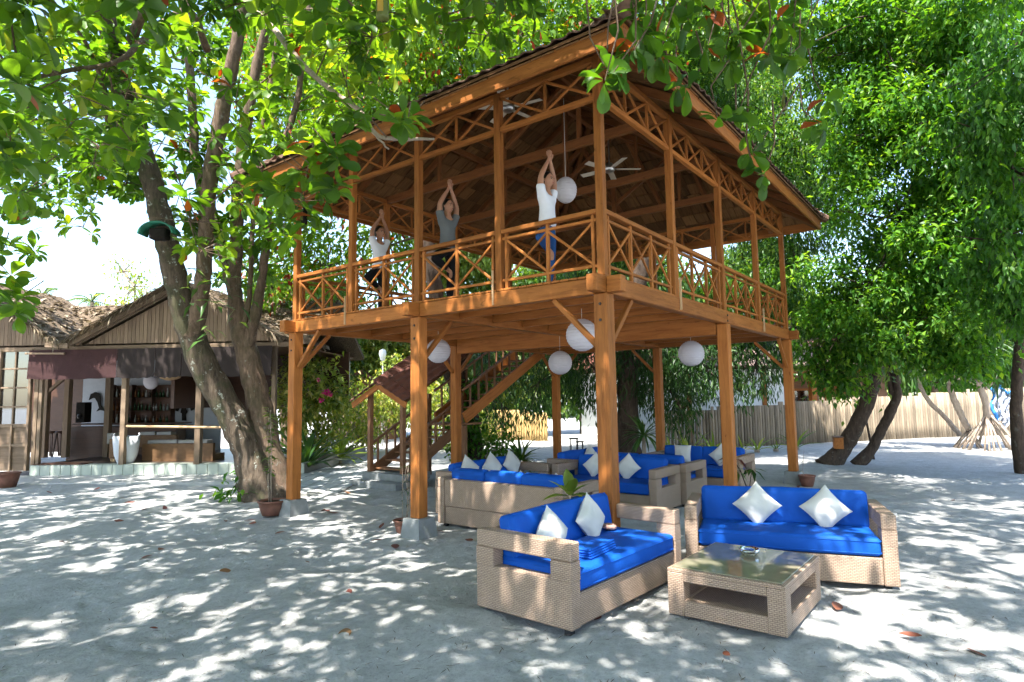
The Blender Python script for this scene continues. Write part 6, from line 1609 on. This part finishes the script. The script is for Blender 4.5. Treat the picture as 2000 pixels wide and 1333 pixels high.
for k in range(20):
    a = k*2*PI/20+rnd.uniform(-.1, .1); top = AT(1928, 808+rnd.uniform(-6, 14), d0); b = Vector((top.x+math.cos(a)*rnd.uniform(.5, .95), top.y+math.sin(a)*rnd.uniform(.5, .95), -.04))
    m = MB(); m.tube([top, top.lerp(b, .5)+Vector((0, 0, .06)), b], [.032, .03, .034], 7); m.build('stilt_root', 'bark_pale', None, True)
P, Dr, S, R = lump_leaves([L(1912, 680, d0, .5), L(1968, 700, d0, .45), L(1755, 706, d0, .4), L(1955, 680, d0, .4)], 45, 2, (.5, .8), .35, .9, (.4, .2), .05)
crown_from(None, P, Dr, S, R, T_STRAP, T_STRAP, 'pand', 'leaf_strap', 0); reparent_new(pn_, b4)
pn2 = thing('pandanus', 'slim pale pandanus trunk leaning left on small stilt roots beside the branching one', 'tree', tuple(G(1893, 868))); b4 = set(o.name for o in bpy.data.objects)
d1 = 20.8
stem(None, [(1893, 840, d1, .09), (1880, 818, d1, .1), (1868, 790, d1, .1), (1858, 765, d1, .09), (1852, 740, d1, .08), (1850, 700, d1, .06)], 'bark_pale', 'trunk', 9)
stem(None, [(1875, 850, d1+1, .08), (1845, 815, d1+1, .075), (1815, 785, d1+1, .07), (1795, 750, d1+1, .065), (1778, 715, d1+1, .06), (1768, 690, d1+1, .05)], 'bark_pale', 'limb', 8)
for k in range(12):
    a = k*2*PI/12; top = AT(1893, 838+rnd.uniform(-3, 8), d1); b = Vector((top.x+math.cos(a)*rnd.uniform(.25, .5), top.y+math.sin(a)*rnd.uniform(.25, .5), -.04))
    m = MB(); m.tube([top, top.lerp(b, .5)+Vector((0, 0, .03)), b], [.028, .026, .028], 6); m.build('stilt_root', 'bark_pale', None, True)
P, Dr, S, R = lump_leaves([L(1850, 692, d1, .5), L(1768, 680, d1+1, .45)], 45, 2, (.5, .8), .35, .9, (.4, .2), .05); crown_from(None, P, Dr, S, R, T_STRAP, T_STRAP, 'pand', 'leaf_strap', 0); reparent_new(pn2, b4)
# white and blue sheet hung behind the pandanus
c = AT(1960, 800, 22); b = MB(); n = 12; vs = []; fs = []
M['blue_tarp'] = _fabric('blue tarpaulin edge', (.05, .25, .6), .7)
M['sheet'] = _fabric('white plastic sheet', (.75, .78, .85), .5, wr=.8)
sh = thing('plastic_sheet', 'white sheet with blue edge hung between the pandanus stems', 'sheet', tuple(Vector((c.x, c.y, 0))))
for i in range(n+1):
    for j in range(n+1):
        u = 1938+40*i/n+4*math.sin(j*.8); v = 760+70*j/n-(8*math.sin(i*.5))
        q = AT(u-(8*(j/n) if i > 6 else -6*(j/n)), v, 22+.18*math.sin(i*1.7+j*.6)+.1*math.sin(j*2.1)); vs.append((q.x-c.x, q.y-c.y, q.z))
for i in range(n):
    for j in range(n): a = i*(n+1)+j; fs.append((a, a+1, a+n+2, a+n+1))
b.add(vs, fs); b.build('sheet', 'sheet', sh, True)
MB().tube([Vector(vs[i*(n+1)]) for i in range(n+1)], .05, 6).build('blue_edge', 'blue_tarp', sh, True); MB().tube([Vector(vs[j]) for j in range(n+1)], .06, 6).build('blue_edge', 'blue_tarp', sh, True)
# wooden box on the leaning stem
p = AT(1637, 866, 16.3); bx_ = thing('wooden_box', 'small brown wooden box fixed to the leaning stem', 'box', tuple(p), .3); MB().box((0, 0, 0), (.30, .22, .28), None, .01).build('box', 'wood', bx_); MB().box((0, 0, .155), (.34, .26, .025), None, .006).build('lid', 'wood_stair', bx_)
# black garden lanterns on a ledge behind the sofas
for k, (u, v, h, lb) in enumerate(((1121, 872, .36, 'taller black metal garden lantern beyond the back post'), (1133, 878, .28, 'shorter black metal garden lantern beyond the back post'))):
    p = AT(u, v, 20.5); p.z = 0; h *= 1.35; t = thing('garden_lantern', lb, 'lantern', tuple(p), .4, 'black garden lanterns'); w_ = h*.45
    for sx in (-1, 1):
        for sy in (-1, 1): MB().box((sx*w_/2, sy*w_/2, h*.5), (.025, .025, h)).build('upright', 'black_metal', t)
    MB().box((0, 0, .02), (w_+.06, w_+.06, .04)).build('base', 'black_metal', t); MB().box((0, 0, h+.02), (w_+.06, w_+.06, .04)).build('lid', 'black_metal', t)
    MB().lathe([(0, .05), (.05, .05), (.05, .2), (0, .2)], n=10).build('candle', 'lamp_glass', t)
# low white garden wall far behind
wl_ = MB(); a, b_ = G(1085, 864), G(1285, 858); b = MB(); mid = (a+b_)/2; dd = (b_-a); b.box((0, 0, .14), (dd.length, .3, .3), None, .02); tag(b.build('garden_wall', 'white_wall', None, False, tuple(mid), math.atan2(dd.y, dd.x)), 'low white garden wall beyond the back posts', 'wall')
# green half-round lamp hood with dark box on the leaning trunk
M['green_paint'] = plain('green painted metal', (.02, .16, .10), .5, .2)
p = AT(312, 458, 11.35); t = thing('tree_lamp', 'green half-round metal hood over a dark lamp box on the leaning trunk', 'lamp', tuple(p), math.atan2(RGT.y, RGT.x))
vs = []; fs = []; nn = 14; rr = .29
for i in range(nn+1):
    a = PI*i/nn
    for y in (-.16, .14):
        for r_ in (rr, rr+.03): vs.append((math.cos(a)*r_, y, math.sin(a)*r_*.72-.02))
for i in range(nn):
    a = i*4; fs += [(a, a+4, a+6, a+2), (a+1, a+3, a+7, a+5), (a, a+1, a+5, a+4), (a+2, a+6, a+7, a+3)]
m = MB(); m.add(vs, fs); m.build('hood', 'green_paint', t, True); MB().box((0, 0, .0), (.3, .2, .2), None, .02).build('lamp_box', 'dark', t); MB().tube([(0, .05, -.05), (.0, .2, -.05)], .05, 8).build('bracket', 'black_metal', t)
# hanging bottles
M['amber_glass'] = plain('amber bottle glass', (.35, .22, .02), .12, .1); M['blue_glass'] = plain('blue bottle glass', (.08, .14, .3), .1, .1); M['green_glass'] = plain('olive bottle glass', (.10, .12, .03), .12, .2)
def hanging_bottle(label, u, v, dep, h, r, zt_, mats):
    c = AT(u, v, dep); t = thing('hanging_bottle', label, 'bottle', tuple(c), rnd.uniform(0, 6), 'bottles hung from branches')
    MB().lathe([(0, 0), (r*.9, 0), (r, h*.04), (r, h*.55), (r*.35, h*.75), (r*.33, h*.98), (0, h)], n=16).build('glass', mats[0], t, True)
    MB().box((0, -r*.98, h*.32), (r*.9, .006, h*.38)).build('label', mats[1], t)
    MB().tube([(0, 0, h*.97), (0, 0, zt_)], .004, 5).build('wire', 'black_metal', t)
hanging_bottle('amber and blue glass bottle hanging at the top edge of the picture', 747, 38, 5.2, .30, .055, 1.1, ('green_glass', 'amber_glass'))
hanging_bottle('slim bottle hanging on a long wire right of the roof', 1533, 215, 6.4, .24, .028, .75, ('green_glass', 'dark'))
hanging_bottle('dark bottle hanging among the leaves at the left roof corner', 594, 438, 8.2, .3, .04, .45, ('dark', 'green_glass'))
# fallen leaves on the sand, twigs
FL = [(283, 1092, 1), (316, 1077, 1), (438, 1118, 1), (234, 1020, 1), (489, 1018, .9), (494, 1024, .8), (547, 1043, .9), (682, 1160, .9), (673, 1243, 1.3), (772, 1070, 1.3), (746, 1029, .9), (735, 1058, 1), (822, 1050, 1.5), (916, 1057, 1.1), (282, 996, 1.2), (323, 995, 1), (253, 983, 1), (240, 975, .9), (320, 975, .9), (1634, 1187, 1.2), (1778, 1244, .9), (1906, 1278, .9), (1166, 1210, .8), (1435, 1150, 0), (440, 1020, .8), (680, 965, 1.2), (640, 1000, 1), (650, 1004, 1), (632, 998, .8), (860, 1040, .7), (1560, 952, .9), (1465, 905, .8), (1000, 1290, 0), (95, 963, .9), (190, 956, .9), (475, 985, .8), (230, 915, 0), (1860, 980, .8), (1700, 1010, .8), (355, 1030, .5), (600, 1100, .4), (1850, 1150, .5), (120, 1060, .6), (1420, 1280, .5), (300, 1230, .4)]
for i, (u, v, s_) in enumerate(FL):
    if not s_: continue
    p = G(u, v); g = random.Random(i); nn = 7; vs = []; fs = []; ln = .17*s_
    for j in range(nn+1):
        t_ = j/nn; hw_ = ln*.30*math.sin(PI*min(1, t_*.92+.06))**.8*(.6+.5*t_)
        curl = g.uniform(.15, .5) if j == 0 else curl
        for k_ in (-1, -.5, 0, .5, 1): vs.append((ln*(t_-.5), hw_*k_*(1-.35*abs(k_)*curl), .008+curl*hw_*k_*k_*.45+.05*ln*curl*math.sin(t_*5+i)+.01*curl))
    for j in range(nn):
        for k_ in range(4): a = j*5+k_; fs.append((a, a+5, a+6, a+1))
    m = MB(); m.add(vs, fs); me = m.mesh('fallen_leaf', 'leaf_dry', True); at_ = me.attributes.new('rnd', 'FLOAT', 'POINT'); rv = g.random()**1.5; at_.data.foreach_set('value', [rv]*len(vs))
    o = link('fallen_leaf', me, None, (p.x, p.y, .004), g.uniform(0, 6.28)); o.rotation_euler.x = g.gauss(0, .35); o.rotation_euler.y = g.gauss(0, .2)
    lb = {8: 'largest curled red-brown fallen leaf low on the open sand', 9: 'long dry brown fallen leaf beside the left middle post footing', 19: 'fallen brown leaf on the sand right of the coffee table', 20: 'fallen brown leaf alone at the lower right of the sand'}.get(i, 'dry red-brown fallen leaf lying on the sand')
    tag(o, lb, 'leaf', 'fallen leaves on the sand')
P = []; Dr = []; S = []
for _ in range(1900):
    u = rnd.uniform(0, 2000); v = 985+350*rnd.random()**1.3; p = G(u, v); P.append((p.x, p.y, .012)); a = rnd.uniform(0, 6.28); Dr.append((math.cos(a), math.sin(a), rnd.uniform(-.02, .04))); S.append(rnd.uniform(.02, .095))
M['litter'] = leafmat('dry twig litter', [(0, (.06, .045, .032)), (1, (.18, .13, .09))], .05, .8)
tl_ = (T_LANCE[0]*np.array([1, .34, .12]), T_LANCE[1])
o = link('leaf_litter', leaf_mesh('leaf_litter', tl_, np.array(P), frames(np.array(Dr)), np.array(S), 'litter')); tag(o, 'tiny dry twigs and leaf bits scattered on the sand', 'litter', None, 'stuff')
# ================================================================== background trees and palms
def bgtree(label, u, vb, dep, lumps, mat='leaf_far', dens=5., k=7, size=(.22, .4), tpl=T_OVAL, tint=(.5, .25), trunk=.22, bark='bark', name='background_tree', droop=.4):
    p = AT(u, 800, dep); p.z = 0; t = thing(name, label, 'tree', tuple(p), 0, 'trees beyond the garden'); b4 = set(o.name for o in bpy.data.objects)
    lum = [L(*q) for q in lumps]; c = Vector(lum[0][0])
    pts = [p, p.lerp(Vector((c.x, c.y, 0)), .3)+Vector((0, 0, c.z*.35)), p.lerp(Vector((c.x, c.y, 0)), .7)+Vector((0, 0, c.z*.7)), c]
    tr = stem3(None, pts, [trunk, trunk*.8, trunk*.6, trunk*.35], bark, 'trunk', 8)
    sub = []
    for cc, r, sq in lum:
        sub.append((cc, r*.75, sq))
        for d in unit(max(5, int(7*r/2))): sub.append((tuple(np.array(cc)+d*r*.8*np.array([1, 1, sq])), r*rnd.uniform(.3, .5), .8))
    P, Dr, S, R = lump_leaves(sub, dens, k, size, droop, .5, tint, .3)
    ok = P[:, 2] > .1; crown_from(None, P[ok], Dr[ok], S[ok], R[ok], tpl, T_OVAL_HI, 'bg', mat, 0)
    lump_branches(lum, tr[-6:], bark, 8, .05); reparent_new(t, b4)
bgtree('dark green tree behind the hut roof, left of the lamp post', 590, 850, 30, [(590, 640, 30, 2.2), (640, 690, 30, 1.8), (560, 700, 29, 1.6), (640, 600, 31, 2.)], 'leaf_far', tint=(.25, .2))
bgtree('feathery yellow-green tree behind the two lamp posts', 760, 850, 32, [(740, 690, 32, 2.), (790, 720, 32, 1.6), (700, 660, 32, 1.6), (800, 660, 33, 1.8), (840, 740, 31, 1.3)], 'leaf_yellow', tint=(.4, .25), size=(.2, .34))
bgtree('bright green tree seen past the upper flight of stairs', 950, 850, 30, [(940, 720, 30, 1.5), (970, 660, 31, 1.8), (900, 640, 31, 1.8), (1010, 720, 31, 1.4), (960, 790, 30, .9), (920, 530, 31, 1.9), (860, 480, 31, 1.8), (980, 560, 31, 1.6)], 'leaf_yellow', tint=(.25, .2))
bgtree('dark tree far behind the pavilion centre', 1140, 850, 30, [(1130, 620, 30, 2.6), (1200, 660, 30, 2.), (1080, 560, 31, 2.4), (1150, 760, 30, 1.2), (1250, 560, 31, 2.4)], 'leaf_far', tint=(.2, .2))
bgtree('sunlit bright green tree rising behind the roof corner', 1420, 850, 24, [(1380, 130, 24, 1.7), (1450, 200, 24, 1.5), (1330, 60, 24, 1.8), (1500, 110, 25, 1.4), (1420, 40, 25, 1.8), (1540, 300, 24, 1.2)], 'leaf_yellow', 9, 7, (.16, .28), tint=(.12, .15))
bgtree('tree behind the villa roof', 1500, 850, 38, [(1480, 560, 38, 2.8), (1560, 620, 38, 2.2), (1400, 620, 38, 2.6), (1340, 700, 37, 2.), (1640, 700, 37, 2.2)], 'leaf_far', tint=(.35, .2))
bgtree('light green young tree in the sun between the right corner post and the leaning stems', 1700, 870, 17.6, [(1650, 640, 15.2, .62), (1690, 600, 15., .6), (1715, 680, 15., .5), (1615, 690, 15.4, .45), (1670, 560, 15.2, .5), (1640, 730, 15.2, .3)], 'leaf_far', 26, 7, (.08, .15), tint=(.55, .22), trunk=.035, bark='bark_dark')
bgtree('tree with dark foliage above the brown fence', 1850, 850, 31, [(1800, 700, 31, 2.), (1880, 700, 31, 1.8), (1960, 690, 31, 2.), (1840, 620, 32, 2.4), (1960, 600, 32, 2.4), (1740, 690, 32, 1.5), (2040, 720, 31, 2)], 'leaf_glossy', tint=(.3, .2))
bgtree('thin sparse tree against the white sky above the bar', 262, 800, 30, [(262, 560, 30, .9), (240, 530, 30, .7), (285, 590, 30, .8), (300, 620, 29, .8), (240, 600, 30, .6)], 'leaf_yellow', 2.2, 4, (.14, .24), tint=(.5, .2), trunk=.08, bark='bark_pale')
bgtree('green tree just behind the bar roof, right of its ridge', 560, 850, 26, [(540, 640, 26, 1.), (560, 580, 26, 1.1), (520, 600, 25, .8)], 'leaf_almond', 7, 7, (.18, .28), tint=(.6, .2))
bgtree('golden-leaved young tree above the bar valley', 230, 800, 27, [(225, 612, 27, .45), (250, 620, 27, .4)], 'leaf_yellow', 5, 5, (.14, .24), tint=(.5, .2), trunk=.05, bark='bark_pale')
def palm(label, u, v, dep, fr_len, n):
    p = AT(u, 800, dep); p.z = 0; top = AT(u, v, dep); t = thing('coconut_palm', label, 'palm', tuple(p), 0, 'palms behind the bar'); b4 = set(o.name for o in bpy.data.objects)
    stem3(None, [p, p.lerp(top, .5)+Vector((.2, .1, 0)), top], [.18, .13, .11], 'bark_pale', 'trunk', 8)
    for k in range(n):
        a = k*2.4; e = .2+1.1*((k*.37) % 1); d = Vector((math.cos(a)*math.cos(e), math.sin(a)*math.cos(e), math.sin(e)))
        P = []; Dr = []; S = []; pts = []
        for i in range(15):
            f = i/14; q = top+d*fr_len*f+Vector((0, 0, -fr_len*.55*f*f)); pts.append(q)
            if i > 1:
                for s_ in (-1, 1):
                    sd = d.cross(Vector((0, 0, 1))).normalized()*s_; P.append(tuple(q)); Dr.append(tuple(sd*.8+d*.5+Vector((0, 0, -.4)))); S.append(fr_len*.3*(1-.6*f))
        m = leaf_mesh('frond', T_STRAP, np.array(P), frames(np.array(Dr)), np.array(S), 'leaf_far'); fo = link('frond', m)
        mb = MB(); mb.tube(pts, [.03]*15, 5); ro = mb.build('rib', 'leaf_strap', fo, True)
    reparent_new(t, b4)
palm('taller palm top showing above the left end of the bar valley', 82, 585, 34, 1.7, 13)
palm('small palm top showing above the middle of the bar valley', 180, 590, 38, 1.5, 12)
# far wood all round that closes the view (reads as one mass)
lum = []
for k in range(46):
    a = -1.5+3.0*k/45; d = rnd.uniform(58, 75); q = CAM+(FWD*Vector((1, 1, 0))).normalized()*math.cos(a)*d+(RGT*Vector((1, 1, 0))).normalized()*math.sin(a)*d
    if -.80 < a < -.30: continue
    r = rnd.uniform(3.5, 5.5); lum.append(((q.x, q.y, r*.75), r, .9))
    lum.append(((q.x+rnd.uniform(-2, 2), q.y, r*1.5), r*.6, .9))
P, Dr, S, R = lump_leaves(lum, 1.0, 6, (.5, .9), .3, .6, (.4, .25), .5); ok = P[:, 2] > 0
tag(link('treeline', leaf_mesh('treeline', T_OVAL, P[ok], frames(Dr[ok]), S[ok], 'leaf_far', R[ok])), 'far wood closing the view behind the garden', 'wood', None, 'stuff')
